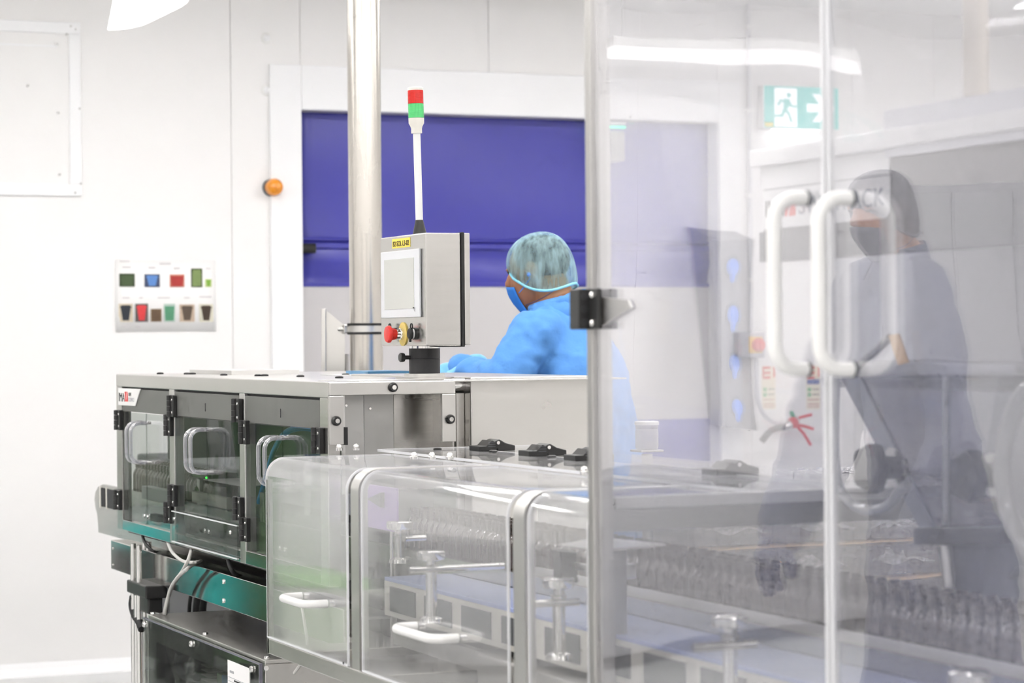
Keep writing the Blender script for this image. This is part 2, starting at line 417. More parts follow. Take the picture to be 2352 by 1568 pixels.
# ---- wall furniture on the left
def hatch():
    x1, z1 = onY(183, 54, YW).x, onY(120, 50, YW).z; z0 = onY(120, 450, YW).z; x0 = x1 - 1.15; wd = .052
    t = thing('access_hatch', 'flat white access hatch with a screwed frame on the white wall', 'hatch', ((x0 + x1) / 2, YW, z0))
    for a in ((x0, x1, z1 - wd, z1), (x0, x1, z0, z0 + wd), (x0, x0 + wd, z0 + wd, z1 - wd), (x1 - wd, x1, z0 + wd, z1 - wd)):
        obj('frame_strip', B(a[0], a[1], YW - .014, YW, a[2], a[3]), trim_m, t, False, .003)
    obj('cover_panel', B(x0 + wd, x1 - wd, YW - .005, YW, z0 + wd, z1 - wd), wall_m, t, False)
    obj('cover_lip', B(x0 + wd, x1 - wd - .05, YW - .0075, YW - .005, z1 - wd - .06, z1 - wd - .052), trim_m, t, False)
    for (u, v) in ((161, 61), (172, 68), (152, 79), (63, 197), (129, 102), (133, 260), (181, 250), (136, 401), (184, 422), (171, 443)):
        p = onY(u, v, YW); obj('screw', MB().cyl((p.x, YW - .016, p.z), (p.x, YW - .004, p.z), .0045, 10), steel_d, t)
hatch()
for (v, where) in ((88, 'white domed wall plug set above its twin near the door casing'), (207, 'white domed wall plug set right beside the door casing corner')):
    p = onY(612, v, YW)
    k = thing('wall_plug', where, 'wall plug', (p.x, YW, p.z))
    obj('flange', MB().lathe([(.026, 0), (.024, .006), (.018, .008)], (p.x, YW, p.z), -Y1), whitep, k)
    obj('dome', MB().lathe([(.017, .007), (.014, .014), (.006, .018)], (p.x, YW, p.z), -Y1), trim_m, k)
p = onY(626, 431, YW)
be = thing('orange_beacon', 'round orange beacon lamp on the white wall beside the blue door', 'beacon', (p.x, YW, p.z))
obj('base_ring', MB().lathe([(.040, 0), (.041, .012), (.038, .018)], (p.x - .008, YW, p.z), -Y1, 28), dgrey, be)
obj('lens', MB().lathe([(.038, .016), (.040, .03), (.039, .05), (.033, .066), (.022, .075), (.008, .079)], (p.x - .004, YW, p.z), -Y1, 32), amberp, be)
obj('lens_boss', MB().lathe([(.012, .075), (.011, .084), (.005, .086)], (p.x, YW, p.z - .006), -Y1, 16), amberp, be)
# waste-sorting poster
def poster():
    a, b = onY(264, 597, YW), onY(495, 760, YW); x0, x1 = a.x, b.x; z1, z0 = a.z, b.z
    t = thing('poster', 'white poster with two rows of small waste bin pictures taped to the wall', 'poster', ((x0 + x1) / 2, YW, z0))
    mb = MB(); n = 12; vs = []
    for i in range(n + 1):
        f = i / n; cur = .0035 + .005 * (abs(f - .5) * 2) ** 6
        vs += [(x0 + (x1 - x0) * f, YW - cur, z0), (x0 + (x1 - x0) * f, YW - .003, (z0 + z1) / 2), (x0 + (x1 - x0) * f, YW - .003, z1)]
    fs = []
    for i in range(n):
        for k in range(2): q = i * 3 + k; fs.append([q, q + 3, q + 4, q + 1])
    o = obj('sheet', mb.add(vs, fs), paper, t); o.modifiers.new('t', 'SOLIDIFY').thickness = .0006
    def crop(cx, cy): return onY(220 + cx / 4.704, 560 + cy / 4.704, YW - .006)
    pics = [((256, 320, 420, 460), (52, 66, 40), (74, 92, 60), 'crate'), ((528, 328, 690, 464), (64, 74, 104), (96, 140, 205), 'bin'),
            ((802, 330, 956, 464), (196, 120, 100), (176, 58, 54), 'crate'), ((1034, 266, 1150, 466), (60, 72, 42), (128, 148, 92), 'box'),
            ((1184, 380, 1252, 464), (196, 208, 150), (132, 176, 70), 'bin'), ((248, 646, 400, 842), (206, 194, 172), (42, 48, 56), 'bin'),
            ((428, 646, 564, 842), (92, 84, 82), (216, 62, 66), 'bin'), ((596, 702, 710, 840), (132, 108, 78), (104, 82, 62), 'box'),
            ((738, 646, 856, 840), (178, 196, 186), (84, 146, 112), 'crate'), ((908, 654, 1066, 840), (190, 170, 150), (92, 78, 66), 'bin'),
            ((1120, 650, 1268, 842), (214, 210, 192), (70, 56, 44), 'bin')]
    for k, (r, bg, fg, shp) in enumerate(pics):
        p0, p1 = crop(r[0], r[3]), crop(r[2], r[1])
        y = YW - .0062
        o = obj('picture', B(p0.x, p1.x, y, YW - .004, p0.z, p1.z), mat('print_bg_%d' % k, rgb(*bg), .7, noise=.15, nscale=40), t, False)
        w_, h_ = p1.x - p0.x, p1.z - p0.z
        S2 = {'bin': [(.28, .08), (.72, .08), (.86, .78), (.94, .8), (.78, .92), (.22, .92), (.06, .8), (.14, .78)],
              'crate': [(.12, .06), (.86, .06), (.94, .86), (.05, .86)], 'box': [(.1, .04), (.9, .04), (.9, .7), (.86, .94), (.12, .94), (.08, .7)]}[shp]
        obj('bin_print', MB().prism([(p0.x + w_ * c, y - .0006, p0.z + h_ * d) for c, d in S2], (0, .0008, 0)), mat('print_fg_%d' % k, rgb(*fg), .7, noise=.12, nscale=60), o, False)
    for (cx, cy, wd) in ((260, 185, 105), (690, 212, 120), (290, 250, 90), (570, 255, 75), (850, 262, 60), (1190, 265, 50), (290, 580, 75), (470, 580, 40), (670, 580, 130), (955, 580, 60), (1120, 570, 130), (255, 890, 100), (430, 895, 50)):
        p0, p1 = crop(cx, cy + 7), crop(cx + wd, cy - 4)
        obj('caption_print', B(p0.x, p1.x, YW - .0056, YW - .004, p0.z, p1.z), mat('caption_grey', rgb(205, 200, 202), .8), t, False)
poster()
# hanging lamp, top left
def hang_lamp():
    Y = 8.3; pts = [(312, 36), (340, 35.5), (366, 32), (395, 25.5), (417, 16), (430, 7), (437, -4), (440, -22), (440, -70), (332, -70)]
    P = [onY(u, v, Y) for u, v in pts]
    t = thing('hanging_lamp', 'bright white lamp housing with a rounded lower edge hung from the ceiling', 'lamp', (P[0].x + .09, Y, P[0].z))
    obj('shade', MB().prism(P, (0, .42, 0)), glow('shade_glow', (1, .99, .98, 1), 1.6), t, False, .004)
    zt = P[-1].z
    obj('stem', MB().cyl((P[0].x + .1, Y + .2, zt - .01), (P[0].x + .1, Y + .2, ZC), .012), whitep, t)
    a = onY(322, 21, Y); 
    for k in range(2):
        obj('print_line', B(a.x, a.x + .028 - .01 * k, Y - .001, Y + .002, a.z - .008 * k, a.z + .0025 - .008 * k), mat('lamp_print', rgb(200, 198, 198), .6), t, False)
hang_lamp()
# out of frame: bins by the back wall (seen as coloured reflections in the steel and sheets) and a glove dispenser
def wheel_bin(x, mt, label, h=.95, w_=.5):
    y = YW - .45; t = thing('wheeled_bin', label, 'bin', (x, y, 0))
    b = w_ / 2
    mb = MB(); q = .82
    vs = [(x + sx * b * k, y + sy * b * k, z) for z, k in ((.08, q), (h, 1)) for sx, sy in ((-1, -1), (1, -1), (1, 1), (-1, 1))]
    obj('bin_body', mb.add(vs, [[3, 2, 1, 0], [4, 5, 6, 7], [0, 1, 5, 4], [1, 2, 6, 5], [2, 3, 7, 6], [3, 0, 4, 7]]), mt, t, False, .02)
    obj('lid', B(x - b - .02, x + b + .02, y - b - .03, y + b + .02, h, h + .05), mt, t, False, .02)
    obj('rim', B(x - b - .03, x + b + .03, y - b - .035, y + b + .03, h - .05, h - .01), mt, t, False, .008)
    for sx in (-1, 1):
        obj('wheel', MB().cyl((x + sx * (b * .8), y + b * .7, .1), (x + sx * (b * .8 + .05), y + b * .7, .1), .1, 20), blackrub, t)
wheel_bin(.33, dgreen_m, 'tall dark green wheeled bin standing against the white back wall', 1.16, .52)
def crate(x0, x1, y0, y1, z0, z1, body, rim, nm, label, legs=0.0, legm=None, part='crate_body'):
    t = thing(nm, label, 'crate', ((x0 + x1) / 2, (y0 + y1) / 2, 0))
    obj(part, B(x0, x1, y0, y1, z0, z1), body, t, False, .015)
    obj('lid', B(x0 - .015, x1 + .015, y0 - .015, y1 + .015, z1, z1 + .07), rim, t, False, .01)
    obj('trolley', B(x0 + .02, x1 - .02, y0 + .02, y1, .09, z0), legm or blackrub, t, False, .01)
    for sx in (x0 + .07, x1 - .07):
        for sy in (y0 + .07, y1 - .07): obj('wheel', MB().cyl((sx - .02, sy, .045), (sx + .02, sy, .045), .045, 16), blackrub, t)
crate(.68, .85, YW - .62, YW - .30, .26, .44, teal_m, teal_m, 'teal_crate', 'small teal plastic crate on a black trolley by the back wall')
crate(.94, 1.16, YW - .55, YW - .25, .585, .61, teal_m, teal_m, 'teal_crate', 'flat teal crate on a tall black trolley by the back wall')
crate(-.34, .06, YW - .60, YW - .05, .11, .45, mat('pale_green_plastic', (.66, .74, .58, 1), .4), mat('lime_plastic', (.30, .62, .18, 1), .4), 'pale_green_crate', 'pale green crate with a bright green lid by the back wall')
ct = thing('added_bench', 'long low dark grey bench added out of view to darken the door reflections', 'bench', (-1.9, YW - .35, 0))  # unseen bench, added so the tall doors mirror something darker
obj('bench_body', B(-3.05, -.62, YW - .6, YW - .05, .06, .72), mat('bench_grey', (.24, .24, .25, 1), .5), ct, False, .01)
obj('bench_top', B(-3.06, -.61, YW - .61, YW - .04, .72, .75), mat('bench_grey', (.24, .24, .25, 1), .5), ct, False, .004)
for sx in (-2.95, -.72):
    for sy in (YW - .52, YW - .13): obj('foot', MB().cyl((sx, sy, 0), (sx, sy, .06), .03, 16), blackrub, ct)
lk = thing('added_locker', 'tall grey locker added out of view to dim the right door reflections', 'locker', (-3.73, YW - .25, 0))  # added in the unseen corner to weaken the mirrored veil
obj('locker_body', B(-4.38, -3.10, YW - .5, YW - .003, 0, 2.24), mat('locker_grey', (.40, .40, .415, 1), .45), lk, False, .006)
for q in range(3): obj('locker_door', B(-4.36 + q * .42, -3.96 + q * .42, YW - .515, YW - .5, .08, 2.2), mat('locker_grey', (.40, .40, .415, 1), .45), lk, False, .004)
oc = thing('added_cupboard', 'olive grey cupboard added out of view to darken the machine door reflections', 'cupboard', (.9, YW - .03, .72))  # unseen cupboard, added to darken what the machine doors mirror
obj('cupboard_body', B(.66, 1.02, YW - .16, YW, .74, 1.14), mat('olive_paint', (.20, .23, .17, 1), .4), oc, False, .006)
obj('cupboard_door', B(.67, 1.01, YW - .172, YW - .16, .75, 1.13), mat('olive_paint', (.20, .23, .17, 1), .4), oc, False, .004)
def gloves():
    x0, x1 = -2.56, -2.26; y0, y1 = YW - .22, YW; z0, z1 = 1.0, 1.93
    t = thing('glove_dispenser', 'tall grey steel glove dispenser with four openings on the white wall', 'dispenser', ((x0 + x1) / 2, YW - .1, z0))
    obj('case', MB().prism([(x0, y0, z0), (x0, y1, z0), (x0, y1, z1 + .06), (x0, y0, z1)], (x1 - x0, 0, 0)), mat('dispenser_grey', (.20, .20, .21, 1), .4), t, False, .004)
    for k in range(4):
        z = z1 - .14 - .225 * k; xc = (x0 + x1) / 2
        r = obj('opening_ring', MB().lathe([(.062, 0), (.062, .008), (.045, .008), (.045, .002)], (xc, y0, z), -Y1, 20), dgrey, t)
        mb = MB(); mb.ball((xc, y0 - .015, z), (.05, .03, .045), 12, 8); mb.cap((xc, y0 - .03, z), .03, (xc + .03, y0 - .06, z - .06), .018)
        obj('glove_tuft', mb, glove_m, t)
gloves()

# ---- wall furniture on the right, behind the clear doors
def exit_sign():
    a, b = onY(1757, 292, YW - .06), onY(1925, 203, YW - .06); x0, x1, z0, z1 = a.x, b.x, a.z, b.z
    t = thing('exit_sign', 'green and white running man exit sign with an arrow on the wall', 'exit sign', ((x0 + x1) / 2, YW, z0))
    obj('housing', B(x0 - .008, x1 + .008, YW - .055, YW, z0 - .006, z1 + .006), whitep, t, False, .004)
    gm = glow('exit_green', rgb(84, 214, 204), .8); wm = glow('exit_white', (1, 1, 1, 1), 1.1)
    y = YW - .06
    obj('sign_face', B(x0, x1, y, YW - .05, z0, z1), gm, t, False)
    H = z1 - z0; Wd = x1 - x0
    def poly(name, pts, mt, dy, par=t): return obj(name, MB().prism([(x0 + Wd * p, y - dy, z0 + H * q) for p, q in pts], (0, .0012, 0)), mt, par, False)
    poly('door_symbol', [(.13, .02), (.435, .02), (.435, .96), (.13, .96)], wm, .001)
    poly('arrow_symbol', [(.57, .60), (.57, .40), (.74, .40), (.64, .16), (.75, .16), (.94, .50), (.75, .84), (.64, .84), (.74, .60)], wm, .001)
    man = [[(.30, .68), (.20, .68), (.165, .55), (.19, .53), (.22, .62), (.26, .62)], [(.26, .70), (.33, .70), (.345, .60), (.315, .48), (.26, .42), (.25, .50)],
           [(.33, .66), (.37, .55), (.44, .54), (.44, .50), (.35, .50), (.31, .60)], [(.29, .47), (.335, .36), (.375, .14), (.345, .14), (.31, .32), (.25, .44)],
           [(.25, .48), (.29, .44), (.24, .26), (.13, .26), (.13, .31), (.215, .32)]]
    for pl in man: poly('running_man_symbol', pl, gm, .002)
    obj('running_man_symbol', MB().lathe([(.0001, 0), (.0115, 0), (.0115, .0012)], (x0 + Wd * .325, y - .0008, z0 + H * .79), -Y1, 16), gm, t)
    poly('maker_sticker', [(0, .02), (.11, .02), (.11, .12), (0, .12)], yellowp, .001)
    obj('under_lamp', B(x0 + .06, x1 - .10, YW - .045, YW - .02, z0 - .009, z0 - .0055), glow('under_glow', (1, 1, 1, 1), 9), t, False)
exit_sign()
def switch():
    a, b = onY(1696, 822, YW - .07), onY(1756, 762, YW - .07); x0, x1, z0, z1 = a.x, b.x, a.z, b.z
    t = thing('isolator_switch', 'grey wall isolator box with a red rotary knob on a yellow plate', 'switch', ((x0 + x1) / 2, YW, z0))
    obj('box', B(x0, x1, YW - .075, YW, z0, z1), mat('switch_grey', rgb(190, 190, 196), .5), t, False, .006)
    xc, zc = x0 + (x1 - x0) * .68, (z0 + z1) / 2
    obj('yellow_plate', B(xc - .045, xc + .03, YW - .08, YW - .074, zc - .04, zc + .04), mat('switch_yellow', rgb(240, 196, 60), .5), t, False, .002)
    kb = obj('knob', MB().lathe([(.034, 0), (.034, .012), (.028, .03), (.01, .032)], (xc + .004, YW - .079, zc), -Y1, 20), redp, t)
    obj('knob_grip', B(xc - .004, xc + .012, YW - .12, YW - .1, zc - .03, zc + .03), redp, kb, False, .003)
    c = thing('wall_conduit', 'slim grey conduit running down the wall into the isolator box', 'conduit', (xc, YW, z1))
    obj('conduit_pipe', MB().cyl((xc, YW - .02, z1), (xc, YW - .02, ZC), .011, 12), mat('conduit', rgb(216, 216, 220), .5), c)
    for k in range(4):
        zz = z1 + .25 + k * .42; obj('clip', B(xc - .018, xc + .018, YW - .034, YW, zz, zz + .02), whitep, c, False, .003)
    pts = [(1737, 823), (1738, 870), (1740, 915), (1754, 950), (1778, 970), (1808, 974)]
    c2 = thing('switch_cable', 'grey cable looping down from the isolator box along the wall', 'cable', (xc, YW, onY(1790, 975, YW).z))
    obj('cable', MB().tube(spline([onY(u, v, YW - .04) for u, v in pts], 6), .011, 10), mat('cable_grey_wall', rgb(190, 190, 198), .5), c2)
switch()
for (u0, extra) in ((1750, False), (1852, True)):
    a, b = onY(u0, 940, YW), onY(u0 + 30, 840, YW); x0, x1, z0, z1 = a.x, b.x, a.z, b.z; h = z1 - z0
    t = thing('safety_card', 'narrow cream safety card with a red symbol' + (' and a blue bar on the wall' if extra else ' and green dots on the wall'), 'safety card', ((x0 + x1) / 2, YW, z0))
    obj('card', B(x0, x1, YW - .004, YW, z0, z1), mat('card_cream', rgb(240, 230, 205), .7), t, False)
    for q in ((.04, .16), (.84, .96)):
        obj('red_symbol', B(x0 + (x1 - x0) * q[0], x0 + (x1 - x0) * q[1], YW - .0055, YW - .003, z1 - h * .26, z1 - .004), redp, t, False)
    for q in (.01, .13, .24):
        obj('red_symbol', B(x0 + .004, x0 + (x1 - x0) * .6, YW - .0055, YW - .003, z1 - h * q - .012, z1 - h * q), redp, t, False)
    if extra: obj('blue_bar', B(x0 + .004, x1 - .004, YW - .0055, YW - .003, z1 - h * .42, z1 - h * .31), mat('card_blue', rgb(70, 90, 160), .6), t, False)
    for q in (.5, .62):
        obj('green_dot', B(x0 + .006, x0 + .026, YW - .0055, YW - .003, z1 - h * q - .018, z1 - h * q), mat('card_green', rgb(110, 185, 120), .6), t, False)
        obj('text_line', B(x0 + .034, x1 - .006, YW - .0055, YW - .003, z1 - h * q - .012, z1 - h * q - .004), mat('card_text', rgb(170, 170, 150), .7), t, False)
    for q in (.76, .86, .92):
        obj('text_line', B(x0 + .006, x1 - .006, YW - .0055, YW - .003, z1 - h * q - .008, z1 - h * q), mat('card_text2', rgb(214, 180, 160), .7), t, False)
def valve():
    c = onY(1822, 970, YW - .12)
    t = thing('air_valve', 'red and green levered air valve with a black hose on the wall', 'valve', (c.x, YW, c.z - .08))
    P = lambda u, v, d=.12: onY(u, v, YW - d)
    obj('hose', MB().tube(spline([P(1750, 1012), P(1770, 990), P(1790, 982), P(1808, 980)], 6), .017, 10), black_m, t)
    obj('valve_body', MB().cap(P(1806, 980), .02, P(1826, 968), .026), chrome, t)
    obj('hub', MB().ball(c, .03, 12, 8), redp, t)
    obj('wall_stub', MB().cyl(c, (c.x, YW, c.z), .014, 12), chrome, t)
    for pts in ([(1824, 966), (1840, 958), (1864, 952)], [(1828, 976), (1846, 978), (1868, 985)], [(1826, 974), (1846, 996), (1862, 1022)]):
        obj('red_lever', MB().tube(spline([P(*q) for q in pts], 5), .008, 8), redp, t)
    obj('green_tag', MB().cap(P(1818, 948), .011, P(1827, 966), .012), mat('tag_green', rgb(50, 160, 110), .5), t)
valve()
# ================================================================== MACHINE A (steel cabinet with six clear door leaves)
XA, YN, YF, ZT, ZB = 1.838, 5.40, yx(268, 1.838), 1.358, .876
ma = thing('packing_machine', 'stainless steel packing machine with clear hinged doors under grey header panels', 'machine', (2.2, 6.4, .74))
def AX(u, v=1000): return yx(u, XA, v)
posts = [(YF, AX(280)), (AX(389), AX(400)), (AX(550), AX(562)), (AX(735), YN)]
ZH1, ZH0 = 1.3175, 1.2455
obj('top_rail', B(XA, XA + .03, YN, YF, ZH1 + .003, ZT), steel_h, ma, False, .002)
for i, (a, b) in enumerate(posts):
    obj('post', B(XA, XA + .03, a, b, ZB, ZH1 + .003), alu if 0 < i < 3 else steel, ma, False, .0015)
for i in range(3):
    a, b = posts[i][1], posts[i + 1][0]
    hp = obj('header_panel', B(XA + .001, XA + .006, b + .003, a - .003, ZH0, ZH1 - .003), greyp, ma, False, .001)
    if i:
        yc = (a + b) / 2
        obj('lock_slot', B(XA - .0005, XA + .002, yc - .0012, yc + .0012, ZH0 + .02, ZH0 + .042), darkbox, hp, False)
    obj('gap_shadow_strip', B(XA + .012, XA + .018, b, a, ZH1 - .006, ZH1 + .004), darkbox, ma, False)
zlow = [.912, .912, .915]
for i in range(3):
    a, b = posts[i][1], posts[i + 1][0]
    obj('bottom_rail', B(XA, XA + .03, b, a, ZB, zlow[i] - .004), mat('polished_steel', (.55, .54, .52, 1), .11, 1, .05, 5), ma, False, .0015)
# logo plate on the first header panel
y0, y1 = AX(274), AX(324, 900); lp = [onX(273, 891, XA), onX(324, 893, XA), onX(312, 932, XA), onX(273, 930, XA)]
lg = obj('logo_plate', MB().prism([(XA - .0025, p.y, p.z) for p in lp], (.003, 0, 0)), whitep, ma, False, .0008)
tk = mat('print_black', (.02, .02, .02, 1), .6); tg = mat('print_grey', (.45, .45, .47, 1), .6)
def logo(body, u0, u1, v0, v1, mt):
    a_, b_ = onX(u0, v1, XA), onX(u1, v0, XA)
    text('logo_text', body, (b_.z - a_.z) * 1.38, (XA - .0026, a_.y, a_.z), -Y1, ZZ, mt, lg, width=a_.y - b_.y)
logo('IMA', 274.5, 287.5, 901, 921, tk)
q0, q1 = onX(288.8, 921.5, XA), onX(295.5, 899.5, XA)
obj('logo_mark', B(XA - .0032, XA - .0024, q1.y, q0.y, q0.z, q1.z), redp, lg, False)
wq = q0.y - q1.y
obj('logo_slash', MB().prism([(XA - .0036, q0.y - wq * .42, q0.z + .006), (XA - .0036, q0.y - wq * .50, q0.z + .006), (XA - .0036, q0.y - wq * .92, q1.z), (XA - .0036, q0.y - wq * .78, q1.z)], (.0006, 0, 0)), whitep, lg, False)
logo('LIFE', 297, 303, 901, 909, tk); logo('SCIENCE', 297, 310, 913, 921.5, tg)
# door leaves with clear D handles
def d_handle(y, zc, h, depth, r, mt, par, x=XA, name='handle'):
    rr = depth * .55
    pts = [(x, y, zc + h / 2)] + arc((x - depth + rr, y, zc + h / 2 - rr), rr, math.pi / 2, math.pi, 6, X1, ZZ) + arc((x - depth + rr, y, zc - h / 2 + rr), rr, math.pi, 1.5 * math.pi, 6, X1, ZZ) + [(x, y, zc - h / 2)]
    hd = obj(name, MB().tube(pts, r, 12), mt, par)
    for s in (-1, 1): obj('bolt', MB().cyl((x - .006, y, zc + s * h / 2), (x + .012, y, zc + s * h / 2), r * .75, 10), chrome, hd)
    return hd
hz = [1.157, 1.157, 1.157]
for i in range(3):
    a, b = posts[i][1] - .002, posts[i + 1][0] + .002; mid = (a + b) / 2
    zl = zlow[i] - .002
    for (p, q, s) in ((mid + .0012, a, 1), (b, mid - .0012, -1)):
        lf = obj('door_leaf', B(XA + .003, XA + .008, p, q, zl, ZH0 - .002), ac_door, ma, False)
        d_handle(mid + s * .026, hz[i], .118, .05, .0058, ac_handle, lf)
    lt = obj('latch', B(XA + .012, XA + .034, mid - .09, mid - .005, zl + .012, zl + .034), black_m, ma, False, .003)
    for s in (-1, 1): obj('latch_screw', MB().lathe([(.007, 0), (.006, .004)], (XA + .002, mid + s * .02, zl + .026), -X1, 12), chrome, ma)
# hinges, one mesh pair copied
def make_hinge(y, z):
    o = MB().box(XA - .012, XA, y - .034, y - .006, z - .031, z + .031)
    h = obj('hinge', o, black, ma, False, .002)
    obj('hinge_leaf', B(XA - .010, XA, y + .006, y + .036, z - .031, z + .031), black, h, False, .002)
    for k in range(4):
        zz = z - .031 + k * .0155
        obj('knuckle', MB().cyl((XA - .013, y + .0, zz + .0005), (XA - .013, y + .0, zz + .0148), .0085, 14), black, h)
    for s in (-1, 1):
        obj('hinge_screw', MB().lathe([(.004, 0), (.0035, .002)], (XA - .012, y - .022, z + s * .018), -X1, 10), chrome, h)
for (u, v) in ((273, 964), (395, 932), (388, 976), (545, 942), (561, 992), (730, 1011), (271, 1147), (397, 1137), (388, 1176), (548, 1167), (563, 1215)):
    p = onX(u + 4, v, XA); make_hinge(p.y, p.z)
# extra clear cover low on the second door
a, b = AX(402, 1200), AX(553, 1250)
cv = obj('clear_lower_cover', B(XA - .010, XA - .006, b, a, .886, .972), ac_door, ma, False)
obj('cover_edge', B(XA - .011, XA - .005, b, a, .884, .887), ac_edge, cv, False); obj('cover_edge', B(XA - .011, XA - .005, b, a, .971, .9735), ac_edge, cv, False)
for yy in (a - .03, b + .06): obj('cover_screw', MB().lathe([(.006, 0), (.005, .004)], (XA - .010, yy, .952), -X1, 10), chrome, cv)
# top deck, rear frame, end frame
XE, XB2 = 2.157, 2.62
obj('top_deck', B(XA + .002, XB2, YN + .002, YF, ZT - .004, ZT + .0005), steel_h, ma, False, .001)
for yy in (YF, AX(395), AX(556), YN + .12):
    obj('rear_post', B(XB2 - .03, XB2, yy - .03, yy, ZB, ZT - .005), alu, ma, False)
obj('rear_rail', B(XB2 - .03, XB2, YN + .1, YF, ZT - .05, ZT - .005), steel, ma, False)
obj('deck', B(XA + .03, XB2, YN + .02, YF - .02, ZB - .012, ZB + .012), mat('deck_dark', (.08, .085, .085, 1), .4), ma, False)
# end face towards the viewer
e1 = onY(785, 900, YN); e2 = onY(1011, 900, YN); ez = onY(900, 906, YN).z; eb = onY(900, 1017, YN).z
ef = obj('end_frame', MB().box(XA, XE, YN - .012, YN, ez, ZT), steel_h, ma, False, .002)
obj('end_post', B(XA, e1.x, YN - .012, YN, eb, ez - .0006), steel_h, ma, False, .001)
obj('end_post', B(e2.x, XE, YN - .012, YN, eb, ez - .0006), steel_h, ma, False, .001)
obj('end_side', B(XE - .004, XE, YN, YN + .3, eb - .1, ZT - .006), steel, ma, False)
for (u, v) in ((898, 889), (768, 966), (1029, 962)):
    p = onY(u, v, YN)
    kn = obj('cap_knob', MB().lathe([(.0115, 0), (.0115, .006), (.009, .010), (.006, .010)], (p.x, YN - .012, p.z), -Y1, 20), black, ma)
    obj('cap_screw', MB().lathe([(.0055, .009), (.0055, .012), (.003, .012)], (p.x, YN - .012, p.z), -Y1, 14), chrome, kn)
# plates seen through the end opening
for k, (ua, ub, dy, mt) in enumerate(((783, 791, .03, alu), (791, 834, .05, steel_d), (835, 902, .09, steel_d), (903, 1015, .13, steel))):
    a, b = xy(ua, YN + dy), xy(ub, YN + dy)
    pl = obj('inner_plate', B(a, b, YN + dy, YN + dy + .006, eb - .12, ez + .02), mt, ma, False)
    if k in (1, 2):
        p = onY(795 if k == 1 else 850, 931 if k == 1 else 938, YN + dy)
        obj('plate_screw', MB().lathe([(.004, 0), (.003, .002)], (p.x, YN + dy, p.z), -Y1, 10), chrome, pl)
p = onY(787, 992, YN + .03); obj('inner_latch', B(p.x - .004, p.x + .006, YN + .01, YN + .03, p.z - .03, p.z + .012), black, ma, False)
# second housing set back from the end frame
YS = 5.47; s0, s1 = xy(1080, YS), xy(1352, YS)
sh = obj('side_housing', B(s0, s1, YS, 6.35, .98, onY(1200, 864, YS).z), steel_h, ma, False, .003)
obj('side_column', B(xy(1046, YS + .04), s0, YS + .04, YS + .2, .98, onY(1060, 902, YS).z), steel, ma, False, .002)
pz = onY(1060, 884, YS)
obj('roller', MB().cyl((XE - .01, YS + .045, pz.z), (s0 + .004, YS + .045, pz.z), .0165, 24), chrome, ma)
# inside: rails, blocks, hoses
def inner(name, u0, v0, u1, v1, X, dx, mt, dy=0):
    a, b = onX(u0, v0, X), onX(u1, v1, X)
    return obj(name, B(X, X + dx, b.y, a.y + dy, min(a.z, b.z), max(a.z, b.z)), mt, ma, False, .002)
inner('inner_guide', 325, 1115, 395, 1160, 1.93, .03, midgrey)
inner('inner_block', 440, 1128, 520, 1170, 1.93, .02, mat('block_beige', (.42, .40, .35, 1), .4))
inner('inner_block', 440, 1085, 474, 1100, 1.97, .04, dgreen_m)
inner('inner_plate', 466, 1102, 556, 1116, 1.93, .18, steel_h)
inner('inner_stem', 490, 1116, 506, 1170, 1.98, .02, steel)
inner('inner_stem', 452, 1100, 458, 1160, 1.98, .012, alu)
inner('inner_block', 300, 1165, 330, 1200, 1.97, .05, dgrey)
inner('inner_panel', 610, 1115, 660, 1130, 1.95, .1, steel_h)
inner('inner_panel', 596, 1130, 606, 1200, 1.95, .05, steel_d)
sg_ = mat('shield_grey', (.20, .215, .19, 1), .5)
obj('far_shield', B(2.0, XB2 - .03, YF - .012, YF - .006, 1.09, 1.235), sg_, ma, False)
obj('far_shield', B(2.235, XB2 - .03, YF - .012, YF - .006, ZB + .013, 1.088), sg_, ma, False)
ic = thing('dark_backing_cabinet', 'low dark grey cabinet added as dark backing past the far end of the steel machine', 'cabinet', (2.68, 8.8, 0))  # invented cabinet, added to keep the door view dark behind the bottles
obj('cabinet_body', B(2.45, 2.92, 8.1, 9.6, .06, 1.01), mat('backing_grey', (.07, .072, .078, 1), .45), ic, False, .01)
for q in range(3): obj('cabinet_door', B(2.44, 2.45, 8.12 + q * .49, 8.59 + q * .49, .1, .97), mat('backing_grey', (.07, .072, .078, 1), .45), ic, False, .003)
for qx in (2.5, 2.87):
    for qy in (8.2, 9.5): obj('foot', MB().cyl((qx, qy, 0), (qx, qy, .06), .025, 14), blackrub, ic)
led = onX(474, 1097, 1.96); obj('green_led', MB().ball(led, .003, 8, 6), glow('led_green', rgb(40, 255, 60), 4), ma)
for off in (0, .012):
    pts = [(728, 983), (690, 980), (655, 992), (630, 1030), (614, 1080), (600, 1130), (594, 1150)]
    obj('blue_hose', MB().tube(spline([onX(u, v + off * 400, 1.98 + off) for u, v in pts], 6), .006, 10), bluetube, ma)
obj('green_hose', MB().tube(spline([onX(u, v, 1.96) for u, v in ((448, 1130), (452, 1120), (460, 1150), (468, 1172), (470, 1190))], 5), .004, 8), dgreen_m, ma)
# black screw pairs on the top deck
for (u, v) in ((312, 858), (368, 859.5), (430, 860), (442, 860), (472, 855.5), (533, 856.5), (514, 862.6), (593, 864), (608, 864), (690, 866), (779, 869), (794, 862)):
    p = onZ(u, v, ZT)
    if p.y < YF - .02 and p.x < XB2 - .02:
        obj('deck_screw', MB().lathe([(.011, 0), (.011, .004), (.006, .006)], (p.x, p.y, ZT + .0006), ZZ, 12), black, ma)
# supports under the machine
obj('pedestal', B(2.22, 2.55, 5.62, 6.55, 0, .84), steel_d, ma, False, .005)
obj('pedestal_head', B(2.0, 2.58, 5.5, 7.2, .80, ZB - .012), steel_d, ma, False)
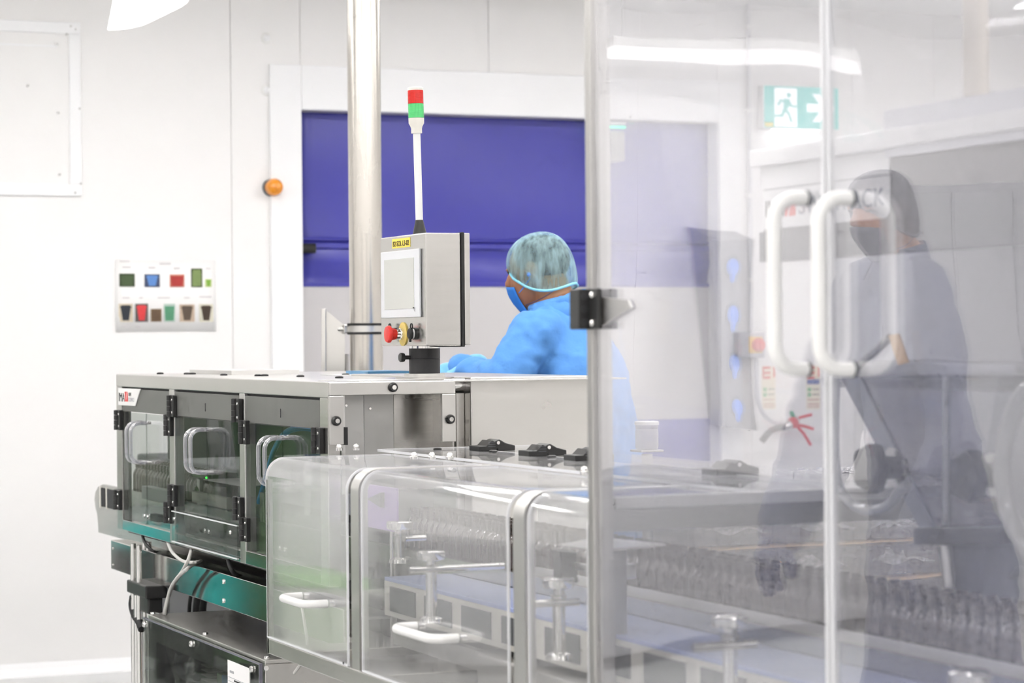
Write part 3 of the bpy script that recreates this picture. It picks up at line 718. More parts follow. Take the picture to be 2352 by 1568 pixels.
# lower long beam in front of the chassis
YBF = yx(255, XA, 1280)
lb = obj('lower_beam', B(XA, XA + .06, 5.3, YBF, .742, .8335), mat('polished_steel', (.55, .54, .52, 1), .11, 1, .05, 5), ma, False, .002)
obj('beam_tray', B(XA + .06, 2.05, 5.35, YBF - .05, .80, .806), steel_d, ma, False)
for v in (1335, 1379): p = onX(513, v, XA); obj('beam_screw', MB().lathe([(.007, 0), (.006, .004)], (XA, p.y, p.z), -X1, 12), chrome, ma)
for v in (1258, 1296): p = onX(257, v, XA); obj('beam_screw', MB().lathe([(.004, 0), (.003, .003)], (XA, p.y + .004 - .02, p.z), -X1, 10), steel_d, ma)
XL_ = 1.80
for (u, xo) in ((306, 0), (319, 0), (333, .06), (342, .06)):
    yy = yx(u, XL_ + xo, 1300)
    obj('support_rod', MB().cyl((XL_ + xo, yy, .40), (XL_ + xo, yy, .855), .0085, 14), chrome, ma)
ya, yb2 = yx(304, XL_, 1370), yx(360, XL_, 1370)
zc = onX(330, 1356, XL_).z
obj('rod_clamp', B(XL_ - .012, XL_ + .055, yb2 + .08, ya + .02, zc - .018, zc + .02), black, ma, False, .004)
obj('clamp_body', B(XL_ + .0, XL_ + .045, yb2 + .10, ya - .02, zc - .066, zc - .016), black, ma, False, .006)
obj('clamp_screw', MB().cyl((XL_ + .02, yb2 + .07, zc - .06), (XL_ + .02, yb2 + .02, zc - .06), .007, 12), chrome, ma)
for s in (0, .06): obj('lower_rod', MB().cyl((XL_ + s, ya - .06, 0), (XL_ + s, ya - .06, zc - .02), .011, 14), chrome, ma)
def cable(name, pts, r, mt, label, parent=None):
    P = spline(pts, 7)
    if parent: return obj(name, MB().tube(P, r, 10), mt, parent)
    o = obj(name, MB().tube(P, r, 10), mt); return tag(o, label, 'cable', 'black hoses above the cabinet roof' if 'rising' in label else None)
PX = lambda u, v, X=1.80: onX(u, v, X)
cable('grey_cable', [PX(384, 1243, 1.86), PX(396, 1268), PX(420, 1288), PX(448, 1291, 1.81), PX(462, 1287, 1.87)], .0045, greycable, 'thin grey cable looping below the teal bottom rail')
cable('grey_cable', [PX(442, 1254, 1.87), PX(434, 1282, 1.80), PX(420, 1310), PX(398, 1342), PX(385, 1375), PX(377, 1410)], .0055, greycable, 'grey cable hanging from the clear lower cover to the cabinet')
cable('grey_cable', [PX(452, 1290, 1.87), PX(430, 1306, 1.79), PX(408, 1326, 1.79), PX(392, 1352, 1.79), PX(383, 1390, 1.79), PX(380, 1410, 1.79)], .0055, greycable, 'grey cable crossing in front of the lower beam')
cable('black_cable', [PX(326, 1226, 1.87), PX(334, 1248, 1.84), PX(350, 1264, 1.84), PX(372, 1272, 1.87), PX(400, 1280, 1.88)], .0048, blackrub, 'black cable drooping under the teal bottom rail')
cable('black_cable', [PX(522, 1276, 1.88), PX(528, 1300, 1.84), PX(540, 1318, 1.85), PX(565, 1328, 1.88), PX(600, 1336, 1.9)], .006, blackrub, 'thick black cable dropping onto the lower beam')
cable('black_cable', [PX(306, 1370), PX(304, 1390), PX(309, 1410), PX(320, 1428), PX(326, 1445)], .012, blackrub, 'black hose behind the rod clamp')
for (u, v0, X) in ((436, 1372, 1.98), (452, 1375, 2.0), (467, 1380, 2.0)):
    cable('black_cable', [onX(u + 6, 1350, X), onX(u, v0 + 10, X), onX(u - 2, 1412, X)], .006 if u < 440 else .011, blackrub, {436: 'thin black cable rising from the cabinet roof under the beam', 452: 'thick black hose rising from the cabinet beside the thin black cable', 467: 'thick black hose rising from the cabinet nearest the beam screws'}[u])

# ---- items lying on the machine top
def slab(name, corners, z, h, mt, label, cat):
    P = [onZ(u, v, z) for u, v in corners]
    o = obj(name, MB().prism([(p.x, p.y, z) for p in P], (0, 0, h)), mt, None, False); return tag(o, label, cat)
tz = ZT + .0008
def sheet(name, x0, x1, y0, y1, z, h, mt, label, cat, rot=0):
    c = Vector(((x0 + x1) / 2, (y0 + y1) / 2, 0)); R = Matrix.Rotation(rot, 3, 'Z')
    P = [c + R @ (Vector((x, y, 0)) - c) for x, y in ((x0, y0), (x1, y0), (x1, y1), (x0, y1))]
    o = obj(name, MB().prism([(p.x, p.y, z) for p in P], (0, 0, h)), mt, None, False); return tag(o, label, cat)
ft = sheet('flat_tray', 2.05, 2.26, 6.9, 7.36, tz, .012, alu, 'flat metal tray lying on the far end of the machine top', 'tray')
sheet('paper_sheet', 2.24, 2.42, 6.2, 6.6, tz, .0015, paper, 'white paper sheet lying on the machine top under the blue folder', 'paper', .1)
sheet('blue_folder', 2.28, 2.40, 6.32, 6.56, tz + .0017, .010, mat('folder_blue', rgb(74, 132, 172), .4), 'blue folder lying on the machine top', 'folder', -.08)
sheet('paper_sheet', 1.90, 2.06, 5.44, 5.62, tz, .0012, paper, 'white paper sheet lying by the control box base', 'paper', .25)

# ================================================================== CONTROL BOX with light tower
def control_box():
    x0, y0, y1, z0, z1 = 2.092, 5.413, 5.727, 1.441, 1.713
    xc, yc = 2.15, 5.575
    t = thing('control_box', 'steel touch screen control box with red stop button on a black swivel foot', 'control box', (xc, yc, ZT))
    obj('flange', MB().lathe([(.072, 0), (.072, .005), (.05, .007), (.05, .014)], (xc, yc, ZT + .001), ZZ, 40), steel_h, t)
    obj('swivel_foot', MB().lathe([(.0385, 0), (.0385, .035), (.0377, .0355), (.0377, .0365), (.0385, .037), (.0385, .062)], (xc, yc, ZT + .015), ZZ, 48), black_m, t)
    obj('swivel_neck', MB().lathe([(.036, 0), (.036, .006)], (xc, yc, ZT + .077), ZZ, 40), chrome, t)
    kz = 1.413
    kn = obj('clamp_knob', MB().lathe([(.005, 0), (.005, .016), (.0105, .017), (.0115, .020), (.0115, .027), (.009, .029)], (xc - .037, yc, kz), -X1, 20), black, t)
    obj('knob_screw', MB().cyl((xc - .03, yc, kz), (xc - .044, yc, kz), .004, 10), chrome, kn)
    obj('case', B(x0, x0 + .092, y0, y1, z0, z1), steel, t, False, .003)
    obj('gasket', B(x0 + .092, x0 + .100, y0 - .003, y1 + .003, z0 - .003, z1 + .002), blackrub, t, False, .002)
    obj('rear_door', B(x0 + .100, x0 + .115, y0 - .002, y1 + .002, z0 + .001, z1), steel, t, False, .002)
    f = lambda u, v, d=0: onX(u, v, x0 - d)
    a, b = f(879, 579), f(969, 728)
    bz = obj('screen_bezel', B(x0 - .006, x0, b.y, a.y, .5 * (b.z + f(882, 731).z), .5 * (a.z + f(967, 571).z)), bezel_m, t, False, .002)
    c, d = f(888, 597), f(957, 708)
    obj('screen', B(x0 - .0068, x0 - .005, d.y, c.y, d.z, .5 * (c.z + f(955, 592).z)), screen_m, bz, False)
    e = f(957, 710); obj('maker_mark', MB().prism([(x0 - .0068, e.y + .008, e.z + .005), (x0 - .0068, e.y - .006, e.z + .005), (x0 - .0068, e.y - .006, e.z - .006), (x0 - .0068, e.y, e.z - .004)], (.0008, 0, 0)), tg, bz, False)
    a, b = f(901.5, 549.5), f(942.5, 566.5)
    lb_ = obj('yellow_label', B(x0 - .001, x0, b.y, a.y, b.z, a.z), yellowp, t, False)
    text('label_text', 'B2-SOL-L3-02', .0185, (x0 - .0012, a.y - .006, b.z + .0045), -Y1, ZZ, mat('label_ink', (.05, .03, .01, 1), .6), lb_, width=(a.y - b.y) - .014)
    # emergency stop on its round yellow plate
    p = f(927, 767)
    obj('stop_plate', MB().lathe([(.029, 0), (.029, .003), (.021, .0035)], (x0, p.y, p.z), -X1, 36), goldp, t)
    st = obj('stop_collar', MB().lathe([(.015, .003), (.015, .010), (.012, .011), (.012, .022)], (x0, p.y, p.z), -X1, 24), chrome, t)
    obj('stop_button', MB().lathe([(.0125, .020), (.0145, .026), (.015, .033), (.021, .036), (.0215, .040), (.019, .0445), (.009, .046), (.002, .046)], (x0, p.y, p.z), -X1, 32), redp, t)
    for (u, far) in ((955, False), (905, True)):
        p = f(u, 766)
        bt = obj('capped_button', MB().lathe([(.0145, 0), (.0145, .006), (.0125, .007)], (x0, p.y, p.z), -X1, 24), black, t)
        obj('white_ring', MB().lathe([(.0128, .007), (.0128, .011)], (x0, p.y, p.z), -X1, 24), whitep, bt)
        obj('rubber_cap', MB().lathe([(.0135, .011), (.0135, .0165), (.011, .019), (.004, .0195)], (x0, p.y, p.z), -X1, 24), blackrub, bt)
        obj('cap_loop', MB().tube([(x0 - .011, p.y + .007 * math.cos(k * .628), p.z + .018 + .0065 * math.sin(k * .628)) for k in range(10)], .0017, 8, closed=True), blackrub, bt)
        obj('cap_tab', B(x0 - .017, x0 - .012, p.y - .003, p.y + .003, p.z - .020, p.z - .013), blackrub, bt, False, .001)
    # light tower
    tx, ty = 2.150, 5.60
    D = 5.99
    zz = lambda v: HC + (786.0 - v) * D / F_PX
    lean = Vector((-.020, .0085, 1)).normalized()
    tw = thing('signal_tower', 'red over green signal light on a tall white pole above the control box', 'signal light', (tx, ty, z1))
    L = lambda prof, name, mt, par=tw: obj(name, MB().lathe([(r, (z - z1)) for r, z in prof], (tx, ty, z1), lean, 32), mt, par)
    L([(.0172, z1), (.0172, z1 + .006), (.0095, zz(505))], 'pole_foot', black)
    L([(.0092, zz(507)), (.0092, zz(303))], 'pole', whitep)
    L([(.0135, zz(306)), (.0135, zz(295)), (.0150, zz(290)), (.0192, zz(283)), (.0195, zz(271))], 'lamp_socket', cream)
    def lens(v0, v1, mt, nm):
        pr = []; n = 10; a, b = zz(v0), zz(v1)
        for k in range(n):
            za = a + (b - a) * k / n; pr += [(.0196, za), (.0196, za + (b - a) * .55 / n), (.0190, za + (b - a) * .62 / n), (.0190, za + (b - a) * .93 / n)]
        L(pr + [(.0192, b)], nm, mt)
    lens(270.5, 238.5, greenlens, 'green_lens'); lens(238, 207.5, redlens, 'red_lens')
    L([(.0197, zz(207.5)), (.0197, zz(202)), (.017, zz(200))], 'tower_cap', cream)
control_box()

# ================================================================== steel column with strap and bracket
def column():
    D = 8.2; c = atD(841.5, 784, D); r = 38.2 / F_PX * D
    t = thing('steel_column', 'tall brushed steel pipe column running up to the ceiling behind the machine', 'column', (c.x, c.y, 0))
    obj('pipe', MB().cyl((c.x, c.y, 0), (c.x, c.y, ZC), r, 48), mat('column_steel', (.60, .57, .525, 1), .26, 1, .06, 3, (3, 3, .6)), t)
    z = atD(841, 755, D).z; dz = 10 * D / F_PX
    obj('strap', MB().lathe([(r + .002, -dz), (r + .004, -dz), (r + .004, dz), (r + .002, dz)], (c.x, c.y, z), ZZ, 48), steel_h, t)
    for s in (-1, 1):
        obj('strap_edge', MB().lathe([(r + .002, -.004), (r + .008, -.004), (r + .008, .004), (r + .002, .004)], (c.x, c.y, z + s * dz), ZZ, 48), blackrub, t)
    l = Vector((c.x, c.y, z)) - RH * (r + .012)
    st = obj('strap_lug', MB().box(l.x - .012, l.x + .012, l.y - .014, l.y + .014, z - dz, z + dz), steel_h, t, False, .003)
    obj('lug_bolt', MB().cyl(Vector((l.x, l.y, z)) - RH * .028, Vector((l.x, l.y, z)), .007, 12), chrome, st)
    b = [atD(u, v, D + .02) for u, v in ((748, 712), (792, 748), (792, 880), (748, 880))]
    bt = thing('steel_bracket', 'slanted sheet steel bracket standing beside the steel column', 'bracket', (b[3].x, b[3].y, b[3].z))
    obj('plate', MB().prism(b, FWD * .006), steel_h, bt, False)
    b2 = [atD(u, v, D) for u, v in ((738, 709), (748.5, 708), (748.5, 880), (738, 880))]
    obj('flange', MB().prism(b2, FWD * .03), steel_h, bt, False, .002)
    obj('foot', MB().cyl((b[2].x, b[2].y + .05, 0), (b[2].x, b[2].y + .05, b[2].z + .1), .03, 16), steel_d, bt)
column()
# ================================================================== ELECTRICAL CABINET below
def cabinet():
    x0, x1, y0, y1, zt = 1.75, 2.20, 5.67, 6.79, .677
    t = thing('electrical_cabinet', 'low steel electrical cabinet with a clear tinted front full of wires', 'cabinet', ((x0 + x1) / 2, (y0 + y1) / 2, 0))
    obj('roof', B(x0 + .012, x1, y0, y1, zt - .010, zt), steel_h, t, False, .002)
    obj('end_panel', B(x0 + .012, x1, y0, y0 + .01, .03, zt - .010), steel_h, t, False, .002)
    obj('end_panel', B(x0 + .012, x1, y1 - .01, y1, .03, zt - .010), steel_d, t, False, .002)
    obj('back_panel', B(x1 - .01, x1, y0 + .01, y1 - .01, .03, zt - .010), darkbox, t, False)
    obj('base', B(x0 + .012, x1, y0, y1, 0, .03), steel_d, t, False)
    obj('mounting_plate', B(x0 + .20, x0 + .206, y0 + .02, y1 - .02, .05, zt - .03), dgrey, t, False)
    fr = [(y0 + .01, y1 - .01, zt - .07, zt - .012), (y0 + .01, y1 - .01, .03, .08), (y0 + .01, y0 + .05, .08, zt - .07), (y1 - .09, y1 - .01, .08, zt - .07)]
    for a in fr: obj('front_frame', B(x0 + .012, x0 + .018, a[0], a[1], a[2], a[3]), steel_d, t, False)
    sh_ = obj('clear_front', B(x0, x0 + .006, y0 + .008, y1 + .004, .04, zt - .008), ac_box, t, False)
    obj('sheet_edge', B(x0 - .001, x0 + .007, y0 + .008, y1 + .004, zt - .012, zt - .0085), mat('violet_edge', (.20, .19, .24, 1), .3), sh_, False)
    obj('sheet_edge', B(x0 - .001, x0 + .007, y0 + .004, y0 + .0085, .04, zt - .008), mat('violet_edge', (.20, .19, .24, 1), .3), sh_, False)
    for (u, v) in ((323, 1429), (441, 1478), (580, 1536)):
        p = onX(u, v, x0); obj('front_screw', MB().lathe([(.009, 0), (.008, .005), (.003, .007)], (x0 - .001, min(p.y, y1 - .01), p.z), -X1, 14), chrome, t)
    for (u, v) in ((342, 1409), (463, 1456), (603, 1511)):
        p = onZ(u, v, zt); obj('roof_screw', MB().lathe([(.008, 0), (.007, .004), (.003, .005)], (max(x0 + .03, p.x), p.y, zt), ZZ, 14), chrome, t)
    p = onY(611, 1534, y0); obj('end_screw', MB().lathe([(.007, 0), (.006, .003)], (p.x, y0, p.z), -Y1, 14), chrome, t)
    # contents
    q = lambda u, v, d=.10: onX(u, v, x0 + d)
    for k in range(7):
        a, b = q(478, 1512 + 11 * k), q(494, 1522 + 11 * k)
        obj('terminal_block', B(x0 + .08, x0 + .14, b.y, a.y, b.z, a.z), cream, t, False, .001)
    a, b = q(498, 1545), q(540, 1600); obj('green_relay', B(x0 + .1, x0 + .16, b.y, a.y, b.z, a.z), green_m, t, False, .002)
    a, b = q(430, 1530, .14), q(476, 1600, .14); obj('green_panel', B(x0 + .14, x0 + .17, b.y, a.y, b.z, a.z), dgreen_m, t, False, .002)
    for k in range(4):
        a = q(512 + k * 3, 1550, .07); obj('blue_wire', MB().cyl(a, (a.x, a.y, a.z - .2), .003, 8), bluetube, t)
    W = [([(387, 1470), (391, 1500), (400, 1530), (408, 1556), (410, 1575)], .010, greycable), ([(413, 1498), (408, 1520), (414, 1540), (430, 1555), (452, 1556)], .012, midgrey),
         ([(449, 1496), (436, 1515), (430, 1540), (432, 1570)], .004, greycable), ([(445, 1500), (445, 1530), (440, 1555), (436, 1575)], .004, greycable),
         ([(373, 1485), (385, 1495), (392, 1510)], .003, yellowp)]
    for pts, r, mt in W: obj('wire', MB().tube(spline([q(u, v, .07) for u, v in pts], 5), r, 8), mt, t)
    a, b = onX(523, 1516, x0 - .001), onX(574, 1620, x0 - .001)
    pz1 = (a.z + onX(574, 1533, x0).z) / 2
    nt_ = obj('paper_notice', B(x0 - .0015, x0 - .0003, b.y, a.y, pz1 - .22, pz1), paper, t, False)
    gx = x0 - .002; w_ = a.y - b.y
    for dz, wf in ((.042, .92), (.052, .92), (.062, .92)):
        obj('rule', B(gx, gx + .001, b.y + w_ * .04, a.y - w_ * .04, pz1 - dz - .0006, pz1 - dz + .0006), tg, nt_, False)
    obj('printed_text', B(gx, gx + .001, a.y - .055, a.y - .02, pz1 - .03, pz1 - .024), tg, nt_, False)
    text('printed_text', 'Critical Control Point', .012, (gx, a.y - .02, pz1 - .082), -Y1, ZZ, redp, nt_, width=w_ * .8)
    obj('printed_text', B(gx, gx + .001, b.y + w_ * .3, a.y - w_ * .3, pz1 - .049, pz1 - .045), tk, nt_, False)
cabinet()

# ================================================================== CONVEYOR
XC = 1.955; ZBELT = .955
def conveyor():
    t = thing('bottle_conveyor', 'long steel bottle conveyor with a rounded end plate running through the machines', 'conveyor', (2.08, 5, 0))
    yend = yx(222, XC, 1150)
    end = [onX(u, v, XC) for u, v in ((236, 1112), (225, 1118), (219, 1130), (217, 1146), (219, 1164), (223, 1180), (225, 1200), (226, 1222))]
    zt_, zb_ = end[0].z, .835
    out = [(1.9, zb_), (1.9, zt_)] + [(p.y, p.z) for p in end[:-1]] + [(end[-1].y, end[-1].z)]
    out[-1] = (end[-1].y, min(end[-1].z, zb_))
    obj('side_plate', MB().prism([(XC, y, min(z, zt_)) for y, z in out if y > 5.2 or True], (.012, 0, 0)), steel, t, False)
    obj('side_plate', MB().prism([(XC + .25, y, min(z, zt_)) for y, z in out], (.012, 0, 0)), steel, t, False)
    obj('belt', B(XC + .012, XC + .25, 1.9, end[0].y, ZBELT - .008, ZBELT), mat('belt_grey', (.20, .20, .21, 1), .5), t, False)
    obj('belt_underside', B(XC + .012, XC + .25, 1.9, end[0].y, zb_ + .01, zb_ + .02), steel_d, t, False)
    for (u0, u1) in ((233, 242), (247, 268)):
        a, b = onX(u0, 1122, XC), onX(u1, 1160, XC)
        sl = obj('side_slot', B(XC - .002, XC + .001, b.y, a.y, zt_ - .075, zt_ - .012), darkbox, t, False)
        obj('slot_frame', B(XC - .004, XC + .001, a.y, a.y + .012, zt_ - .08, zt_ - .008), cream, sl, False)
    for k in range(9):
        yy = 5.75 + k * .22; obj('side_bolt', MB().lathe([(.006, 0), (.005, .005)], (XC, yy, .853), -X1, 10), chrome, t)
    # blue filmed side table and its slotted front in the guarded section
    obj('blue_table', B(1.80, XC - .003, 2.6, 4.92, .936, .944), bluefilm, t, False, .001)
    obj('table_front', B(1.80, 1.806, 2.6, 4.92, .862, .9355), cream, t, False)
    y = 4.88
    while y > 2.75:
        obj('front_slot', B(1.797, 1.801, y - .15, y, .874, .926), dgrey, t, False); y -= .19 if int(y * 10) % 2 else .205
    obj('guide_rail', B(XC + .016, XC + .022, 1.95, 4.6, .955, .992), mat('rail_white', (.78, .76, .72, 1), .4), t, False, .001)
    obj('guide_rail', B(XC + .235, XC + .241, 1.95, 5.3, .955, .992), mat('rail_white', (.78, .76, .72, 1), .4), t, False, .001)
    obj('lower_rail', B(1.81, 1.83, 2.0, 4.9, .80, .84), alu, t, False, .002)
    for yy in (2.2, 3.4, 4.8, 7.0): obj('leg', B(2.07, 2.11, yy - .02, yy + .02, 0, .85), steel_d, t, False)
    for yy in (2.6, 4.9): obj('table_support', B(1.82, 1.86, yy, yy + .02, .80, .94), steel_d, t, False)
conveyor()
# guide-rail brackets: chrome posts with round knobs
for k, (u, vt, vb, X, hu0, hu1, hv, lab) in enumerate(((990, 1264, 1428, 1.70, 930, 1163, 1305, 'with a long cross rod over the blue table'), (917, 1196, 1292, 1.83, 925, 975, 1236, 'with a short side stub by the purple guard'),
        (1283, 1326, 1512, 1.70, 1215, 1324, 1381, 'with a cross rod beside the steel frame post'), (1676, 1412, 1590, 1.72, 1568, 1732, 1478, 'with a cross rod in front of the bottle row'), (2228, 1540, 1700, 1.72, 2190, 2300, 1600, 'low by the near end of the bottle row'))):
    p, pb = onX(u, vt, X), onX(u, vb, X)
    t = thing('rail_bracket', 'chrome knobbed guide post ' + lab, 'rail bracket', (p.x, p.y, pb.z))
    obj('post', MB().cyl((X, p.y, pb.z), (X, p.y, p.z - .035), .011, 16), chrome, t)
    obj('post_collar', MB().lathe([(.014, 0), (.014, .014), (.010, .016), (.010, .03)], (X, p.y, p.z - .045), ZZ, 18), chrome, t)
    obj('knob', MB().lathe([(.010, 0), (.026, .004), (.028, .008), (.028, .018), (.024, .021), (.006, .021)], (X, p.y, p.z - .021), ZZ, 24), chrome, t)
    obj('foot', MB().lathe([(.024, 0), (.022, .008), (.012, .012)], (X, p.y, pb.z), ZZ, 20), chrome, t)
    a = onX(hu0, hv, X); dz = p.z - onX(u, hv, X).z
    L = (hu1 - hu0) / F_PX * (p - CAM).dot(FWD)
    s = (u - hu0) / (hu1 - hu0)
    obj('cross_rod', MB().cyl((X - L * s, p.y - .015, p.z - dz), (X + L * (1 - s), p.y - .015, p.z - dz), .0065, 14), chrome, t)
# ================================================================== BOTTLES
def bottle_mesh():
    return MB().lathe([(.0155, 0), (.0178, .002), (.0178, .066), (.0165, .074), (.0115, .083), (.0085, .087), (.0085, .091), (.0105, .092), (.0105, .095), (.0092, .096), (.0092, .099), (.0105, .100), (.0105, .103), (.0092, .104), (.0092, .110), (.0065, .110), (.0065, .104)], (0, 0, 0), ZZ, 14)
amberglass.node_tree.nodes['Principled BSDF'].inputs['IOR'].default_value = 1.7
b0 = obj('bottle', bottle_mesh(), amberglass, None, loc=(0, 0, 0))
spots = []
y = 2.42; row = 0
while y < 5.28:
    for r in range(3):
        if True:
            spots.append((XC + .045 + r * .037 + random.uniform(-.002, .002), y + (.0185 if r % 2 else 0) + random.uniform(-.002, .002), 0))
    y += .0378 * 1.28 if False else .0385
main_n = len(spots)
y = 6.95
while y < 7.85:
    for r in range(3): spots.append((XC + .05 + r * .034, y + (.0185 if r % 2 else 0), 1))
    y += .0385
keep = [s for i, s in enumerate(spots)]
# no more than 300: drop the rear row first
if len(keep) > 298:
    rear = [s for s in keep if s[2] == 0 and s[0] > XC + .13]
    drop = set(id(s) for s in rear[:len(keep) - 298]); keep = [s for s in keep if id(s) not in drop]
for i, (x, yy, where) in enumerate(keep[:298]):
    o = b0 if i == 0 else b0.copy()
    if i: COL.objects.link(o)
    o.location = (x, yy, ZBELT + .0002); o.rotation_euler = (0, 0, random.random() * 6)
    if where: tag(o, 'dark uncapped bottle on the belt behind the first clear doors', 'bottle', 'bottles inside the packing machine')
    else: tag(o, 'small amber glass bottle standing in the packed rows on the guarded conveyor', 'bottle', 'amber bottles on the conveyor')

# ================================================================== GUARDED SECTION (milky bent covers)
XG, ZG, ZGB = 1.63, 1.194, .792
YG1 = yx(612, XG, 1300); YP1 = (yx(797, XG, 1300), yx(830, XG, 1300)); YP2 = (yx(1166, XG, 1300), yx(1213, XG, 1300)); YG0 = 3.50
gm_ = thing('conveyor_guard', 'low machine guard of milky clear bent covers and steel bars over the conveyor', 'machine guard', (1.95, 4.3, 0))
RB = .045
def profile(x_off, z_off, x_end, n=8):
    """bent section in the XZ plane, outer line then inner line"""
    o = [(XG + x_off, ZGB)] + [(XG + x_off + (RB) - RB * math.cos(k / n * math.pi / 2), ZG - z_off - RB + RB * math.sin(k / n * math.pi / 2)) for k in range(n + 1)] + [(x_end, ZG - z_off)]
    return o
def bent(y0, y1, th, x_off=0, x_end=2.02, z0=ZGB):
    o = profile(x_off, 0, x_end); o[0] = (o[0][0], z0)
    i = []
    for k, (x, z) in enumerate(o):
        a = o[max(0, k - 1)]; b = o[min(len(o) - 1, k + 1)]; d = Vector((b[0] - a[0], b[1] - a[1])).normalized()
        i.append((x + d.y * th, z - d.x * th))
    mb = MB(); n = len(o); vs = []
    for yy in (y0, y1):
        vs += [(x, yy, z) for x, z in o] + [(x, yy, z) for x, z in i]
    fs = []
    for k in range(n - 1):
        fs += [[k, k + 1, 2 * n + k + 1, 2 * n + k], [n + k, 3 * n + k, 3 * n + k + 1, n + k + 1], [k, n + k, n + k + 1, k + 1], [2 * n + k, 2 * n + k + 1, 3 * n + k + 1, 3 * n + k]]
    fs += [[0, 2 * n, 3 * n, n], [n - 1, 2 * n - 1, 4 * n - 1, 3 * n - 1]]
    return mb.add(vs, fs)
obj('bottom_rail', B(XG, XG + .03, YG0, YG1, .753, ZGB - .004), steel_h, gm_, False, .002)
obj('bent_bar', bent(YP1[1] + .02, YP1[0] - .02, .02, .002, 1.95, .75), alu, gm_)
obj('bent_bar', bent(YP2[1] + .02, YP2[0] - .02, .02, .002, 1.95, .75), alu, gm_)
obj('end_post', B(XG, XG + .012, YG1 - .012, YG1, .753, ZG - .05), steel_h, gm_, False)
obj('floor_tray', B(XG + .03, 2.32, YG0, YG1, .758, .766), steel_h, gm_, False)
for k in range(4):
    yy = 3.7 + k * .42; obj('tray_slat', B(XG + .04, 2.3, yy, yy + .018, .766, .784), cream, gm_, False)
obj('motor_box', B(1.76, 2.2, 3.62, 4.30, .766, .852), steel_h, gm_, False, .004)
obj('rear_bar', B(2.30, 2.33, YG0, YG1, .753, ZG - .01), None or ac_guard, gm_, False)
obj('leg', B(2.2, 2.25, 4.9, 4.95, 0, .753), steel_d, gm_, False); obj('leg', B(2.2, 2.25, 3.6, 3.65, 0, .753), steel_d, gm_, False)
obj('leg', B(1.70, 1.74, 3.6, 3.64, 0, .753), steel_d, gm_, False)
for u, v in ((790, 1530),): p = onX(u, v - 8, XG); obj('rail_hole', MB().lathe([(.003, 0), (.003, .001)], (XG - .0008, p.y, p.z), -X1, 10), darkbox, gm_)
# end edge of the top sheet and its stiffener
obj('top_stiffener', B(XG + .04, 2.32, YG0 - .012, YG0 + .006, ZG - .014, ZG + .006), whitep, gm_, False, .002)
obj('edge_shade_strip', B(XG + .02, 2.32, YG0 - .004, YG0, ZG - .05, ZG - .012), steel_d, gm_, False)  # dull strip stands in for the shade under the bright sheet edge
# first / second / third covers
def white_handle(y, z, par, L=.155, depth=.05, r=.0085, x=XG):
    rr = .03
    pts = [(x, y + L / 2, z), (x - depth + rr, y + L / 2, z)] + arc((x - depth + rr, y + L / 2 - rr, z), rr, math.pi / 2, math.pi, 5, X1, Y1) + arc((x - depth + rr, y - L / 2 + rr, z), rr, math.pi, math.pi * 1.5, 5, X1, Y1) + [(x, y - L / 2, z)]
    h = obj('handle', MB().tube(pts, r, 14), whitep, par)
    for s in (-1, 1): obj('handle_screw', MB().cyl((x + .0045, y + s * L / 2, z), (x + .016, y + s * L / 2, z), .006, 10), chrome, par)
cov = [(YP1[0] + .001, YG1 - .002, (683, 1378)), (YP2[0] + .001, YP1[1] - .001, (962, 1452)), (YG0 + .01, YP2[1] - .001, None)]
for y0, y1, hp in cov:
    t = obj('guard_cover', bent(y0, y1, .004, 0, 1.93), ac_guard1 if y1 > 5 else ac_guard, gm_)
    for ye in (y0, y1): obj('sheet_edge', bent(ye - .0012, ye + .0012, .0045, -.0004, 1.93), ac_edge, t)
    obj('sheet_edge', B(XG - .001, XG + .005, y0, y1, ZGB - .003, ZGB + .0005), ac_edge, t, False)
    if hp:
        p = onX(hp[0] + 18, hp[1], XG - .02); white_handle(p.y, p.z, t, .17 if hp[0] < 800 else .21)
t = gm_
obj('lid_sheet', B(1.94, 2.139, YG0, 5.34, ZG + .001, ZG + .006), ac_top, t, False)
obj('lid_sheet', B(2.142, 2.33, YG0, 5.34, ZG + .001, ZG + .006), ac_top, t, False)
for x in (1.94, 2.1405): obj('sheet_edge', B(x - .0012, x + .0012, YG0, 5.34, ZG + .0008, ZG + .0064), ac_edge, t, False)
obj('sheet_edge', B(1.94, 2.33, 5.338, 5.342, ZG + .0008, ZG + .0064), ac_edge, t, False)
def toggle(u, v):
    p = onZ(u, v, ZG + .012); x, y, z = 2.14, p.y, ZG + .006
    h = obj('toggle_hinge', MB().prism([(x - .045, y - .03, z), (x - .002, y - .03, z), (x + .004, y - .03, z + .017), (x - .012, y - .03, z + .025), (x - .026, y - .03, z + .012), (x - .045, y - .03, z + .012)], (0, .06, 0)), black, t, False, .0015)
    obj('hinge_wing', MB().prism([(x + .002, y - .03, z), (x + .045, y - .03, z), (x + .045, y - .03, z + .012), (x + .022, y - .03, z + .018), (x + .006, y - .03, z + .027), (x - .006, y - .03, z + .022)], (0, .06, 0)), black, h, False, .002)
    obj('hinge_pin', MB().cyl((x + .002, y - .033, z + .019), (x + .002, y + .033, z + .019), .004, 10), chrome, h)
    for k in range(3): obj('hinge_groove', B(x - .022, x - .004, y - .0305, y - .0295, z + .010 + k * .005, z + .0115 + k * .005), dgrey, h, False)
for u, v in ((1075, 1030), (1195, 1041), (1312, 1051), (1615, 1083)): toggle(u, v)
for (u, v) in ((903, 1022), (1005, 1031), (1111, 1018), (1133, 1036), (1265, 1033), (1268, 1048), (1380, 1060)):
    p = onZ(u, v, ZG + .008)
    if p.y < 5.33: obj('black_screw', MB().lathe([(.010, 0), (.010, .003), (.006, .005)], (p.x, p.y, ZG + .006), ZZ, 14), black, t)
